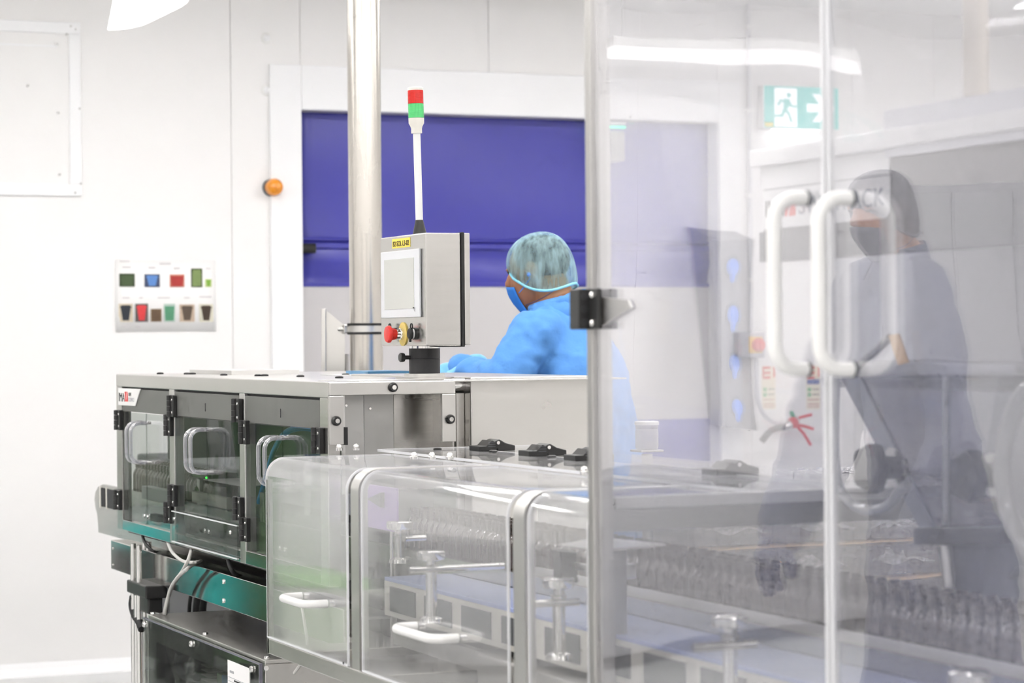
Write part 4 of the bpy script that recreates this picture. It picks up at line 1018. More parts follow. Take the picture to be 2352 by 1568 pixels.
for (u, v) in ((779, 1035), (818, 1034), (951, 1055), (992, 1055), (1033, 1056), (1342, 1090)):
    p = onZ(u, v, ZG + .006)
    obj('dome_nut', MB().lathe([(.0085, 0), (.0085, .006), (.0065, .007), (.0065, .011), (.004, .0145), (.001, .0155)], (p.x, min(p.y, 5.33), ZG + .0065), ZZ, 14), chrome, t)
# rounded inner cover next to the machine end
t = thing('inner_cover', 'small rounded clear cover butting the steel end frame', 'guard cover', (1.9, 5.35, 1.1))
mb = MB(); pr = [(XG + .14 + .03 - .03 * math.cos(a * math.pi / 16), ZG - .01 - .03 + .03 * math.sin(a * math.pi / 16)) for a in range(9)]
obj('bent_sheet', MB().prism([(x, 5.345, z) for x, z in [(XG + .14, 1.05)] + pr + [(2.05, ZG - .01), (2.05, ZG - .014), (XG + .174, ZG - .014), (XG + .148, ZG - .04), (XG + .144, 1.05)]], (0, .035, 0)), ac_guard, t)
# purple guard plate and its reed behind the second cover
a, b = onX(835, 1110, 1.90), onX(905, 1222, 1.90)
pg = thing('purple_guard_plate', 'pale purple guard plate standing at the head of the bottle rows', 'guard plate', (1.9, (a.y + b.y) / 2, b.z))
obj('plate', B(1.90, 1.905, b.y - .02, a.y, b.z, a.z), purple_m, pg, False, .002)
obj('reflector', MB().prism([(1.89, b.y + .06, onX(870, 1130, 1.89).z), (1.89, b.y + .06, onX(870, 1165, 1.89).z), (1.89, b.y + .15, onX(870, 1150, 1.89).z)], (.01, 0, 0)), dgrey, pg, False)
obj('stand_rod', MB().cyl((1.91, b.y + .04, .766), (1.91, b.y + .04, a.z), .006, 12), chrome, pg)
# sensor bracket by the frame post: bent steel cap on a grey post with a black sensor
c = onX(1402, 1250, 1.80)
sb = thing('sensor_bracket', 'grey folded steel cap on a dark post with a small black sensor beneath', 'bracket', (c.x, c.y, .766))
P4 = [onZ(u, v, c.z) for u, v in ((1282, 1250), (1378, 1232), (1530, 1249), (1374, 1264))]
obj('cap_plate', MB().prism([(p.x, p.y, c.z) for p in P4], (0, 0, -.003)), steel_h, sb, False)
obj('post', B(c.x - .022, c.x + .022, c.y - .02, c.y + .02, .766, c.z - .003), steel_d, sb, False, .002)
q = onX(1305, 1300, 1.78)
obj('sensor', MB().prism([(q.x - .016, q.y, q.z + .028), (q.x + .02, q.y, q.z + .024), (q.x + .016, q.y, q.z - .004), (q.x + .022, q.y, q.z - .03), (q.x - .012, q.y, q.z - .03), (q.x - .012, q.y, q.z)], (0, .04, 0)), black, sb, False, .003)
obj('sensor_arm', MB().cyl((q.x + .015, q.y + .02, q.z), (c.x, c.y, q.z), .006, 10), steel_d, sb)
obj('clamp', B(c.x + .018, c.x + .045, c.y - .012, c.y + .012, c.z - .06, c.z - .035), alu, sb, False, .003)
for k in (0, 1): pass
cable('white_wire', [onX(676, 1545, 1.72), onX(690, 1525, 1.72), onX(700, 1505, 1.72), onX(706, 1480, 1.75), onX(698, 1420, 1.75), onX(690, 1380, 1.8)], .0035, greycable, 'thin white wire hanging inside the far guard cover')
# ================================================================== TALL CLEAR DOORS (right)
YD0 = yx(1895, XG, 784)
post_m = mat('post_aluminium', (.50, .49, .475, 1), .40, 1, .03, 8)
fr = thing('clear_door_enclosure', 'tall aluminium framed enclosure with two large clear doors and white handles', 'machine guard', (XG, YG0, 0))
obj('post', B(XG - .004, XG + .032, YG0 - .022, YG0 - .002, 0, 2.45), post_m, fr, False, .0015)
obj('top_rail', B(XG - .004, XG + .032, 1.95, YG0 - .022, 2.40, 2.45), alu, fr, False, .0015)
obj('bottom_rail', B(XG - .004, XG + .032, 1.95, YG0 - .022, .70, .74), alu, fr, False, .0015)
obj('post', B(XG - .004, XG + .032, 1.93, 1.95, 0, 2.45), alu, fr, False, .0015)
def tall_door(y0, y1, hy):
    t = obj('door_panel', B(XG + .004, XG + .010, y0, y1, .742, 2.398), ac_big, fr, False)
    obj('edge_strip', B(XG + .003, XG + .011, hy[1], hy[1] + .007, .742, 2.398), mat('door_edge_white', (.74, .74, .76, 1), .4), t, False)
    p0, p1 = onX(hy[0], 455, XG), onX(hy[0], 848, XG); y = p0.y; dep = .050; x = XG + .003; rr = .032
    pts = [(x, y, p0.z)] + arc((x - dep + rr, y, p0.z - rr), rr, math.pi / 2, math.pi, 7, X1, ZZ) + arc((x - dep + rr, y, p1.z + rr), rr, math.pi, 1.5 * math.pi, 7, X1, ZZ) + [(x, y, p1.z)]
    obj('handle', MB().tube(pts, .0098, 16), whitep, t)
    for p in (p0, p1): obj('handle_bush', MB().lathe([(.011, 0), (.0105, .003), (.009, .004)], (XG + .004, y, p.z), -X1, 18), dgrey, t)
tall_door(YD0 + .003, YG0 - .026, (1848, YD0 + .003))
tall_door(1.955, YD0 - .003, (1952, YD0 - .010))
hg = MB(); p = onX(1350, 710, XG - .006)
h = obj('hinge', B(XG - .030, XG - .005, p.y - .018, p.y + .018, p.z - .032, p.z + .032), black, fr, False, .002)
obj('hinge_leaf', B(XG - .012, XG - .004, p.y - .05, p.y - .018, p.z - .032, p.z + .032), black, h, False, .002)
for k in range(3): obj('hinge_recess', MB().cyl((XG - .020, p.y - .0195, p.z - .02 + k * .02), (XG - .020, p.y - .017, p.z - .02 + k * .02), .0055, 12), darkbox, h)
for s in (-1, 1): obj('hinge_screw', MB().ball((XG - .012, p.y - .03, p.z + s * .022), .0055, 10, 8), chrome, h)
obj('hinge_wing', MB().prism([(XG + .001, p.y - .045, p.z + .018), (XG + .001, p.y - .14, p.z + .012), (XG + .001, p.y - .15, p.z), (XG + .001, p.y - .045, p.z - .026)], (-.004, 0, 0)), alu, h, False)
# ---- filling machine inside: header, hopper, hoses
XH = 2.0
fm = thing('filling_machine', 'grey headed filling machine with hopper behind the tall clear doors', 'machine', (2.4, 3.0, 0))
yh1 = yx(1752, XH, 480); yh0 = 2.05
zt_h, zb_h = onX(1755, 386, XH).z, onX(1755, 602, XH).z
zl0_ = onX(1757, 534, XH).z
obj('header', B(XH, XH + .03, yh0, yh1, zb_h, zt_h), mat('header_grey', rgb(116, 114, 117), .45, noise=.03), fm, False, .003)
obj('top_plate', B(XH - .02, 3.2, yh0, yh1 + .01, zt_h + .001, zt_h + .03), whitep, fm, False, .003)
obj('top_fascia', B(XH - .012, XH - .002, yh0, yx(2046, XH, 300), zt_h - .012, zt_h + .06), mat('fascia_pale', (.72, .72, .75, 1), .4), fm, False)
obj('end_bar', B(XH - .006, XH - .001, yh1 - .014, yh1 + .002, zb_h, zl0_), dgrey, fm, False)
pl = [onX(1757, 425, XH), onX(2044, 410, XH)]
zl1, zl0 = onX(1757, 438, XH).z, onX(1757, 527, XH).z; ya_, yb_ = yx(1757, XH, 480), yx(2048, XH, 480)
r_ = .02
lbp = [(XH - .003, ya_, zl1), (XH - .003, ya_, zl0), (XH - .003, yb_ + r_, zl0)] + [(XH - .003, yb_ + r_ - r_ * math.sin(a), zl0 + r_ - r_ * math.cos(a)) for a in [k * math.pi / 12 for k in range(1, 7)]] + [(XH - .003, yb_, zl1)]
lbl = obj('name_plate', MB().prism(lbp, (.002, 0, 0)), whitep, fm, False)
obj('header_fascia', B(XH - .004, XH - .0005, yb_, yh1, zl1 + .002, zt_h), whitep, fm, False)
gx = XH - .0035; hh = zl1 - zl0
text('name_text', 'IMA', hh * .62, (gx, ya_ - .006, zl0 + hh * .30), -Y1, ZZ, tk, lbl, width=.062)
obj('name_mark', B(gx - .0004, gx + .001, ya_ - .108, ya_ - .074, zl0 + hh * .28, zl0 + hh * .76), redp, lbl, False)
obj('name_slash', MB().prism([(gx - .0008, ya_ - .082, zl0 + hh * .28), (gx - .0008, ya_ - .086, zl0 + hh * .28), (gx - .0008, ya_ - .100, zl0 + hh * .76), (gx - .0008, ya_ - .096, zl0 + hh * .76)], (.0006, 0, 0)), whitep, lbl, False)
text('name_text', 'SWIFTPACK', hh * .62, (gx, ya_ - .118, zl0 + hh * .30), -Y1, ZZ, mat('name_grey', (.28, .30, .36, 1), .6), lbl, width=(ya_ - yb_) - .135)
# stack pipe on top
c = onX(2243, 250, 2.06)
sp = thing('roof_pipe', 'beige steel pipe rising from the filling machine roof', 'pipe', (c.x, c.y, zt_h + .031))
obj('pipe', MB().cyl((c.x, c.y, zt_h + .031), (c.x, c.y, ZC), .0195, 28), mat('pipe_beige', (.52, .48, .43, 1), .35, .6), sp)
obj('pipe_foot', MB().lathe([(.034, 0), (.034, .006), (.022, .010)], (c.x, c.y, zt_h + .031), ZZ, 28), steel_h, sp)
# grey vessel / panel region under the header
XV = 2.30
a, b = onX(1880, 620, XV), onX(2400, 870, XV)
vs = obj('rear_cowl', B(XV, XV + .04, b.y - .3, a.y, 1.36, zb_h + .12), mat('cowl_grey', (.62, .62, .65, 1), .4), fm, False, .01)
obj('hopper_rim', MB().prism([onX(1915, 862, 2.16), onX(2330, 862, 2.16), onX(2330, 836, 2.16), onX(1960, 828, 2.16)], (.25, 0, 0)), mat('rim_grey', (.42, .42, .46, 1), .4), fm, False, .004)
hop = [onX(1925, 864, 2.16), onX(2300, 864, 2.16), onX(2240, 1212, 2.16), onX(2118, 1212, 2.16)]
hop_ = obj('hopper', MB().prism(hop, (.22, 0, 0)), ac_hop, fm, False, .006)
rib = [onX(1930, 866, 2.155), onX(1975, 866, 2.155), onX(2146, 1214, 2.155), onX(2112, 1214, 2.155)]
obj('hopper_rib', MB().prism(rib, (.006, 0, 0)), mat('rib_grey', (.25, .26, .31, 1), .4), hop_, False)
obj('hopper_seam', MB().prism([onX(2165, 864, 2.155), onX(2176, 864, 2.155), onX(2176, 1205, 2.155), onX(2165, 1205, 2.155)], (.004, 0, 0)), midgrey, hop_, False)
obj('hopper_tray', MB().prism([onX(2096, 1211, 2.12), onX(2300, 1211, 2.12), onX(2300, 1252, 2.12), onX(2096, 1252, 2.12)], (.2, 0, 0)), black, fm, False, .004)
obj('outlet', MB().prism([onX(2150, 1252, 2.16), onX(2265, 1252, 2.16), onX(2240, 1420, 2.16), onX(2175, 1420, 2.16)], (.1, 0, 0)), mat('outlet_grey', (.14, .15, .19, 1), .4), fm, False, .006)
obj('outlet_leg', MB().cyl(onX(2172, 1252, 2.14), onX(2186, 1412, 2.14), .010, 14), alu, fm)
obj('column_support', B(2.42, 2.6, 2.3, 2.7, 0, zb_h), midgrey, fm, False, .01)
obj('hopper_arm', B(2.2, 2.45, 2.55, 2.65, 1.36, 1.40), midgrey, fm, False)
def star_knob(u, v, X, r, mir=1):
    c = onX(u, v, X); pts = []
    for k in range(30):
        a = 2 * math.pi * k / 30; rr = r * (1 - .16 * (0.5 + .5 * math.cos(5 * a)))
        pts.append((c.x, c.y + rr * math.cos(a), c.z + rr * math.sin(a)))
    o = obj('star_knob', MB().prism([(p[0] - .022, p[1], p[2]) for p in pts], (.026, 0, 0)), black_m, fm, True, .005)
    obj('knob_hub', MB().cyl((c.x, c.y, c.z), (c.x + .05, c.y, c.z), r * .45, 16), black_m, o)
    obj('knob_washer', MB().cyl((c.x + .03, c.y, c.z), (c.x + .036, c.y, c.z), r * .8, 20), chrome, o)
star_knob(2012, 1075, 2.08, .042); star_knob(2238, 1092, 2.08, .042)
obj('loop_hose', MB().tube(spline([onX(u, v, 2.04) for u, v in ((1958, 845), (1925, 858), (1918, 900), (1916, 980), (1918, 1060), (1928, 1120), (1958, 1158), (2000, 1172), (2040, 1160), (2065, 1130), (2085, 1115))], 7), .0085, 14), clear('hose_clear', (.78, .79, .82), .15, .7, .1, haze=.35, hazecol=(.62, .63, .66)), fm)
obj('big_hose', MB().tube(spline([onX(u, v, 2.05) for u, v in ((2420, 870), (2355, 900), (2318, 980), (2302, 1080), (2318, 1180), (2360, 1260), (2420, 1310))], 8), .013, 16), clear('hose_grey', (.7, .7, .72), .15, .6, .1, haze=.5, hazecol=(.5, .5, .52)), fm)
obj('hose_drum', MB().lathe([(.11, 0), (.12, .01), (.12, .05), (.10, .06)], onX(2400, 1080, 2.12), X1, 36), midgrey, fm)
for (u0, v0, u1, v1) in ((2040, 770, 2078, 832),):
    obj('bright_tab', MB().prism([onX(u0, v0, 2.10), onX(u0 + 22, v0 - 4, 2.10), onX(u1 + 6, v1, 2.10), onX(u1 - 16, v1 + 6, 2.10)], (.004, 0, 0)), card, fm, False)
obj('stay', MB().cyl(onX(1960, 850, 2.12), onX(2045, 775, 2.12), .007, 10), steel_d, fm)
obj('side_mount', MB().prism([onX(2330, 1300, 2.1), onX(2400, 1296, 2.1), onX(2400, 1330, 2.1), onX(2310, 1330, 2.1)], (.1, 0, 0)), dgrey, fm, False, .004)
for yy in (2.2, 3.4): obj('leg', B(2.9, 2.96, yy, yy + .06, 0, zt_h), steel_d, fm, False)

# ================================================================== WRAPPED BOTTLE PACKS on a pallet
YPK = 5.62
pw, ph, pd = 213 / F_PX * 6.5, .093, .26
x_start = xy(1590, YPK, 1200)
ztop = onY(1800, 1083, YPK).z
pal = thing('pallet', 'wooden pallet under the wrapped bottle packs', 'pallet', (x_start + 3.2 * pw, YPK + .4, 0))
x_end = x_start + 7 * pw
for k in range(5): obj('deck_board', B(x_start, x_end, YPK + k * .13, YPK + k * .13 + .1, .12, .14), card, pal, False)
for k in range(3): obj('block', B(x_start + k * (x_end - x_start - .1) / 2, x_start + k * (x_end - x_start - .1) / 2 + .1, YPK, YPK + .62, 0, .12), card, pal, False)
def film_mesh(seed):
    rnd = random.Random(seed); mb = MB(); nx, nz = 14, 7; vs = []; fs = []
    for j in range(nz + 1):
        for i in range(nx + 1):
            a, b = i / nx, j / nz
            pinch = .014 * math.exp(-((b - .55) / .18) ** 2) * (.5 + .5 * math.sin(a * 17 + seed))
            vs.append((a * (pw - .006) + .003, -.004 - rnd.uniform(0, .006) - pinch * .6, b * (ph - .012) + .004))
    for j in range(nz):
        for i in range(nx):
            q = j * (nx + 1) + i; fs.append([q, q + 1, q + nx + 2, q + nx + 1])
    o = len(vs)
    # top sheet
    for j in range(4):
        for i in range(nx + 1):
            vs.append((i / nx * (pw - .006) + .003, j / 3 * (pd - .02) - .006, ph - .008 + .003 * math.sin(i * 1.9 + j * 2 + seed)))
    for j in range(3):
        for i in range(nx):
            q = o + j * (nx + 1) + i; fs.append([q, q + 1, q + nx + 2, q + nx + 1])
    return mb.add(vs, fs)
def film_tail(seed):
    rnd = random.Random(seed + 50); mb = MB(); pts = []; n = 16; vs = []; fs = []
    x0 = pw * rnd.uniform(.1, .25)
    for i in range(n + 1):
        a = i / n; x = x0 + a * pw * .65; h = (.006 + .03 * math.exp(-((a - .3) / .14) ** 2)) * (.6 + .8 * rnd.random())
        z = ph * .42 + .008 * math.sin(a * 9 + seed)
        vs += [(x, -.014 - rnd.uniform(0, .01), z), (x + rnd.uniform(-.006, .006), -.02 - rnd.uniform(0, .01), z + h)]
    for i in range(n): fs.append([2 * i, 2 * i + 2, 2 * i + 3, 2 * i + 1])
    return mb.add(vs, fs)
nbx = 6
def bottles_block():
    mb = MB(); g = pw / nbx
    for i in range(nbx):
        mb.lathe([(g * .46, .002), (g * .48, .05), (g * .40, .064), (g * .22, .072), (g * .24, .084)], (g * (i + .5), g * .5, 0), ZZ, 12)
    mb.box(.004, pw - .004, g, pd - .02, .002, .075)
    return mb
tail_m = clear('film_tail', (.95, .95, .97), .1, .4, .2, haze=.62, streak=(60, 60, 90), hazecol=(.9, .9, .92))
packs = []
for s in range(3):
    r = thing('bottle_pack', 'x', 'bottle pack', (0, 0, 0), 'shrink-wrapped bottle packs in the stack')
    bk = obj('bottle_row', bottles_block(), amberglass2, r, True)
    fl = obj('shrink_film', film_mesh(s * 3 + 1), ac_film, r, True)
    tl = obj('film_tail', film_tail(s * 3 + 1), tail_m, r, True); tl['kind'] = 'stuff'
    obj('film_tail', film_tail(s * 3 + 2), tail_m, r, True)['kind'] = 'stuff'
    packs.append(r)
used = [False] * 3
zl = ztop - ph; lay = 0
LAYERS = ['top', 'second', 'third', 'fourth', 'fifth', 'sixth', 'seventh', 'eighth', 'ninth', 'tenth', 'eleventh', 'twelfth']
while zl > .16:
    for k in range(7):
        s = (k + lay * 2) % 3
        if lay >= 6 and False: pass
        r = packs[s]
        if used[s]:
            n = r.copy(); COL.objects.link(n)
            for ch in list(r.children):
                c2 = ch.copy(); COL.objects.link(c2); c2.parent = n
            r = n
        used[s] = True
        r.location = (x_start + k * pw + .001, YPK, zl)
        r['label'] = 'shrink-wrapped pack of dark bottles in the %s layer of the stack' % LAYERS[lay]
    ss = MB(); n = 28; vs = []; fs = []
    for i in range(n + 1):
        a = i / n; x = x_start - .01 + a * (7 * pw + .02); dz = .0008 * math.sin(a * 40 + lay)
        droop = -.006 * max(0, math.sin(a * 11 + lay * 2)) ** 4
        vs += [(x, YPK - .03, zl - .0035 + dz + droop), (x, YPK + .3, zl - .003)]
    for i in range(n): fs.append([2 * i, 2 * i + 2, 2 * i + 3, 2 * i + 1])
    o = obj('slip_sheet', ss.add(vs, fs), card, None); o.modifiers.new('t', 'SOLIDIFY').thickness = .002
    pass; names = ['first', 'second', 'third', 'fourth', 'fifth', 'sixth', 'seventh', 'eighth', 'ninth', 'tenth', 'eleventh', 'twelfth']
    tag(o, 'brown cardboard slip sheet, %s from the top of the pack stack' % names[lay], 'slip sheet', 'slip sheets between pack layers')
    zl -= ph + .006; lay += 1
# glass jar near the person's back
c = onY(1486, 1030, 5.8)
t = thing('clear_jar', 'pale clear plastic jar with a wavy side standing behind the worker', 'jar', (c.x, c.y, onY(1486, 1032, 5.8).z))
zj = onY(1486, 1032, 5.8).z
obj('jar_body', MB().lathe([(.028, 0), (.031, .006), (.031, .05), (.029, .055), (.031, .06), (.030, .066)], (c.x, c.y, zj), ZZ, 24), clear('jar_clear', (.8, .8, .82), .15, .6, .06, haze=.3, hazecol=(.75, .74, .73)), t)
obj('jar_lid', MB().lathe([(.033, 0), (.033, .008), (.03, .010)], (c.x, c.y, zj + .066), ZZ, 24), whitep, t)
sh = thing('jar_shelf', 'slim steel shelf stand under the clear jar', 'stand', (c.x, c.y, 0))
obj('shelf_top', B(c.x - .034, c.x + .034, c.y - .034, c.y + .034, zj - .006, zj), steel_d, sh, False, .002)
obj('shelf_leg', MB().cyl((c.x, c.y, 0), (c.x, c.y, zj - .012), .015, 14), steel_d, sh)

# ================================================================== PEOPLE
def remesh(o, vox, it=6, fac=.5):
    r = o.modifiers.new('r', 'REMESH'); r.mode = 'VOXEL'; r.voxel_size = vox; r.use_smooth_shade = True
    s = o.modifiers.new('s', 'SMOOTH'); s.iterations = it; s.factor = fac
def wrinkle(o, amp, size):
    tx = bpy.data.textures.new('folds', 'CLOUDS'); tx.noise_scale = size; tx.noise_depth = 2
    d = o.modifiers.new('d', 'DISPLACE'); d.texture = tx; d.strength = amp; d.mid_level = .5; d.texture_coords = 'LOCAL'
def person(label, ear, Fd, lean, Larm, Rarm, coatm, capm, maskm, bandm, glovem, base_z=0, hairnet=True, vox=.009, head_pitch=.18, coat_hem=.62):
    """ear: world point at the middle of the head; Fd: facing (unit, horizontal); arms: lists of world points shoulder-less (elbow, wrist, fingertip)"""
    Fd = Vector(Fd).normalized(); Ld = ZZ.cross(Fd).normalized()
    ear = Vector(ear)
    ca, sa = math.cos(head_pitch), math.sin(head_pitch)
    Hf = Fd * ca - ZZ * sa; Hz = Fd * sa + ZZ * ca
    H = lambda f, l, z: ear + Hf * f + Ld * l + Hz * z
    MH = Matrix((Hf, Ld, Hz)).transposed()
    neckb = ear - Fd * (.062 + lean * .1) - ZZ * .140
    chest = neckb - Fd * (lean * .35 - .01) - ZZ * .22
    hip = Vector((chest.x, chest.y, 0)) - Fd * lean * .55; hip.z = base_z + .93
    shL, shR = neckb + Ld * .165 - ZZ * .06 + Fd * .03, neckb - Ld * .165 - ZZ * .06 + Fd * .03
    t = thing('person', label, 'person', (hip.x, hip.y, base_z))
    ORG[t.name] = Vector((hip.x, hip.y, base_z))
    # body: one closed surface
    b = MB()
    b.ball(H(-.005, 0, .020), (.093, .074, .084), 20, 14, MH); b.ball(H(.035, 0, -.035), (.058, .058, .078), 18, 12, MH)
    b.ball(H(.045, 0, -.085), (.038, .042, .03), 14, 10, MH)
    b.cap(H(.085, 0, .012), .009, H(.102, 0, -.022), .013); b.ball(H(.085, 0, -.058), (.016, .024, .012), 12, 8, MH)
    for s in (-1, 1):
        b.ball(H(-.005, s * .078, -.002), (.018, .009, .030), 12, 8, MH); b.ball(H(.078, s * .032, .018), (.014, .018, .009), 10, 8, MH)
    b.cap(H(-.03, 0, -.04), .055, neckb, .062); b.cap(neckb, .085, chest, .13); b.cap(chest, .135, hip, .14)
    legs = []
    for s in (-1, 1):
        hp_ = hip + Ld * s * .09; kn = hp_ + Fd * .03 - ZZ * .43; an = Vector((kn.x, kn.y, base_z + .09)) - Fd * .04
        b.cap(hp_, .09, kn, .06); b.cap(kn, .058, an, .042); b.cap(an, .04, an + Fd * .05 - ZZ * .045, .038); legs.append((hp_, kn, an))
    def hand(mb, wr, tip):
        d = (tip - wr).normalized(); side = d.cross(ZZ).normalized(); up = side.cross(d)
        pc = wr + d * .05
        mb.cap(wr, .028, pc, .033); mb.ball(pc + d * .015, (.04, .04, .024), 12, 8)
        for k in range(4):
            o_ = (k - 1.5) * .0195; L = (.062, .074, .07, .055)[k]; st = wr + d * .085 + side * o_
            kn = st + d * L * .5 - up * .008; mb.cap(st, .0095, kn, .009, 8); mb.cap(kn, .009, kn + d * L * .4 - up * .022, .008, 8)
        th = wr + d * .035 + side * .03; t1 = th + d * .035 + side * .025 - up * .012; mb.cap(th, .012, t1, .0105, 8); mb.cap(t1, .0105, t1 + d * .03 + side * .004 - up * .01, .009, 8)
    hands = []
    for sh_, arm in ((shL, Larm), (shR, Rarm)):
        b.cap(neckb - ZZ * .02, .045, sh_ - ZZ * .015, .045); b.cap(sh_ - ZZ * .015, .048, arm[0], .043); b.cap(arm[0], .042, arm[1], .03); hand(b, arm[1], arm[2]); hands.append((arm[1], arm[2]))
    bo = obj('body', b, skin_m, t); remesh(bo, vox * .7, 4)
    for wr, tip in hands:
        gl_ = MB(); hand(gl_, wr, tip); d_ = (tip - wr).normalized(); gl_.cap(wr - d_ * .05, .036, wr, .036)
        g_ = obj('glove', gl_, glovem, t); remesh(g_, .005, 2); dd = g_.modifiers.new('p', 'DISPLACE'); dd.strength = .004; dd.mid_level = 0
    # clothing
    c = MB()
    c.cap(neckb - ZZ * .06, .115, chest, .165); c.cap(chest, .165, hip, .175); c.ball(chest + ZZ * .06, (.13, .13, .2), 16, 12)
    MT = Matrix((Fd, Ld, ZZ)).transposed()
    c.ball(neckb - ZZ * .14 - Fd * .01, (.125, .205, .13), 20, 14, MT); c.ball(chest - Fd * .01, (.15, .205, .2), 20, 14, MT)
    c.ball((chest + hip) / 2, (.155, .19, .25), 20, 14, MT)
    hem = Vector((hip.x, hip.y, base_z + coat_hem))
    for s in (-1, 1): c.cap(hip + Ld * s * .06, .165, hem + Ld * s * .09, .17)
    for sh_, arm in ((shL, Larm), (shR, Rarm)):
        c.cap(neckb - ZZ * .03, .07, sh_, .082); c.cap(sh_, .083, arm[0], .068); c.cap(arm[0], .068, arm[1], .052)
        d = (arm[1] - arm[0]).normalized(); c.cap(arm[1] - d * .03, .056, arm[1] - d * .005, .055)
    # stand-up collar
    for k in range(16):
        a = -2.5 + k * 5.0 / 15; p = neckb + (-Fd * math.cos(a) + Ld * math.sin(a)) * .080 + ZZ * (.012 + .022 * math.cos(a)) + Fd * .012
        c.cap(p - ZZ * .03, .022, p + ZZ * .03, .016, 8)
    co = obj('coat', c, coatm, t); remesh(co, vox, 3); wrinkle(co, .034, .13); wrinkle(co, .014, .045)
    # turned-down collar
    vs = []; fs = []; nA = 28
    for k in range(nA + 1):
        a = -2.35 + 4.7 * k / nA; dr = -Fd * math.cos(a) + Ld * math.sin(a); lift = .018 * math.cos(a)
        o_ = neckb + Fd * .014
        vs += [o_ + dr * .124 + ZZ * (-.030 + lift * .3), o_ + dr * .100 + ZZ * (.024 + lift), o_ + dr * .084 + ZZ * (.052 + lift), o_ + dr * .078 + ZZ * (.030 + lift)]
    for k in range(nA):
        for j in range(3): q = k * 4 + j; fs.append([q, q + 4, q + 5, q + 1])
    cl = obj('collar', MB().add(vs, fs), coatm, t); cl.modifiers.new('t', 'SOLIDIFY').thickness = .004
    tr = MB()
    for hp_, kn, an in legs: tr.cap(hp_, .12, kn, .082); tr.cap(kn, .082, an, .065)
    tro = obj('trousers', tr, trouser_m, t); remesh(tro, .014, 3)
    for hp_, kn, an in legs:
        s_ = MB().cap(an - ZZ * .045 - Fd * .03, .042, an - ZZ * .05 + Fd * .14, .038)
        obj('shoe', s_, shoe_m, t)
    # hair, cap, mask
    hr = MB().ball(H(-.013, 0, .027), (.093, .078, .081), 24, 16, MH); obj('hair', hr, hair_m, t)
    # brows and eyes
    for s in (-1, 1):
        obj('eyebrow', MB().cap(H(.084, s * .018, .026), .0045, H(.072, s * .046, .028), .0035, 8), hair_m, t)
        obj('eye', MB().ball(H(.080, s * .033, .010), (.007, .012, .006), 12, 8, MH), mat('eye_dark', (.03, .025, .02, 1), .2), t)
    cm = MB(); nu, nv = 40, 16; vs = []; fs = []
    for j in range(nv + 1):
        ph_ = j / nv * math.pi * .56
        for i in range(nu):
            a = 2 * math.pi * i / nu; pu = 1 + .018 * math.sin(i * 5.3) * math.sin(ph_) + .012 * math.sin(i * 2.1 + j)
            r = math.sin(ph_) * pu
            if j == nv: r *= .95
            if j == nv - 1: r *= 1.0
            # rim follows brow to nape
            f, l, z = r * math.cos(a) * .108, r * math.sin(a) * .094, math.cos(ph_) * .088
            z -= (1 - math.cos(ph_)) ** 2 * .85 * (.046 - .034 * math.cos(a) - .018 * math.cos(2 * a))
            vs.append(H(f - .012, l, z + .030))
    for j in range(nv):
        for i in range(nu):
            i2 = (i + 1) % nu; fs.append([j * nu + i, j * nu + i2, (j + 1) * nu + i2, (j + 1) * nu + i])
    cp = obj('hair_cap', cm.add(vs, fs), capm, t); cp.modifiers.new('sub', 'SUBSURF').levels = 1; cp.modifiers['sub'].render_levels = 1
    rim = [vs[nv * nu + i] for i in range(nu)]
    obj('cap_elastic', MB().tube(rim, .0042, 8, closed=True), bandm, cp)
    ms = MB(); vs = []; fs = []; n1, n2 = 16, 8
    for j in range(n2 + 1):
        b_ = j / n2; z = -.030 - b_ * .090
        for i in range(n1 + 1):
            a = (i / n1 - .5) * 1.7; rf = .076 + .030 * math.cos(a) * (1 - .5 * abs(b_ - .3)) - .02 * max(0, b_ - .6); rl = .068 - .018 * b_
            vs.append(H(.006 + rf * math.cos(a) - .022 * b_, rl * math.sin(a), z - .012 * (1 - math.cos(a)) * 2))
    for j in range(n2):
        for i in range(n1): q = j * (n1 + 1) + i; fs.append([q, q + 1, q + n1 + 2, q + n1 + 1])
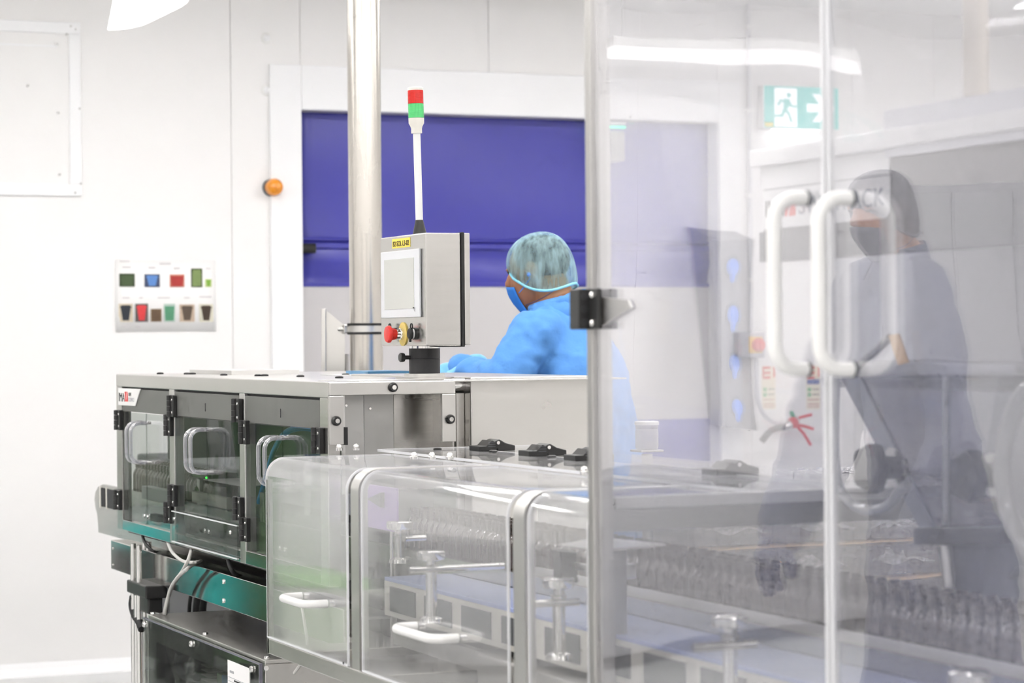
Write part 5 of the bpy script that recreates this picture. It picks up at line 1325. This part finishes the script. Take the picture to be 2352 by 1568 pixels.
    mk = obj('face_mask', ms.add(vs, fs), maskm, t); so = mk.modifiers.new('t', 'SOLIDIFY'); so.thickness = .003
    for s in (-1, 1):
        obj('mask_strap', MB().tube(spline([H(.05, s * .068, -.06), H(.02, s * .078, -.04), H(-.012, s * .082, -.01)], 5), .0015, 6), maskm, mk)
        obj('mask_strap', MB().tube(spline([H(.04, s * .058, -.10), H(-.02, s * .07, -.09), H(-.07, s * .06, -.07)], 5), .0015, 6), mat('strap_dark', (.12, .08, .15, 1), .7), mk)
    return t, H
D1 = 7.4
ear = atD(1236, 622, D1)
F1 = (-RH * math.cos(math.radians(20)) + FWD * math.sin(math.radians(20)))
wl = lambda u, v, d=0: atD(u, v, D1 + d)
p1, H1 = person('worker in a light blue coat, hair cap and mask bending over the machine', ear, F1, .14,
       [wl(1158, 880, -.24), wl(1086, 860, -.10), wl(1022, 872, -.02)], [wl(1150, 880, .16), wl(1060, 850, .16), wl(1000, 866, .16)], coat_m, ac_cap, mask_m,
       mat('cap_band', rgb(146, 214, 232), .7, noise=.2, nscale=90), mat('sleeve_glove', rgb(120, 190, 240), .5))
# ear plug
e = H1(0.002, .081, -.012) if True else None
obj('ear_plug', MB().ball(e, .008, 10, 8), mat('plug_blue', rgb(90, 150, 255), .4), p1)
# second worker, left of the frame, mirrored in the tall clear doors
ear2 = Vector((.17, 5.05, 1.755))
person('worker in a dark navy coat and hair cap standing facing the steel machine', ear2, (1, -.06, 0), .12,
       [Vector((.14, 5.36, 1.20)), Vector((.28, 5.33, .95)), Vector((.33, 5.32, .83))], [Vector((.12, 4.74, 1.20)), Vector((.26, 4.77, .95)), Vector((.31, 4.78, .83))],
       coat2_m, clear('grey_cap_fabric', (.55, .55, .58), .03, .1, .5, haze=.6, hazecol=(.16, .16, .19)), mat('grey_mask', (.14, .14, .18, 1), .7), mat('grey_band', (.14, .14, .17, 1), .7), mat('navy_glove', (.04, .05, .12, 1), .5), vox=.012, head_pitch=.15, coat_hem=.55)
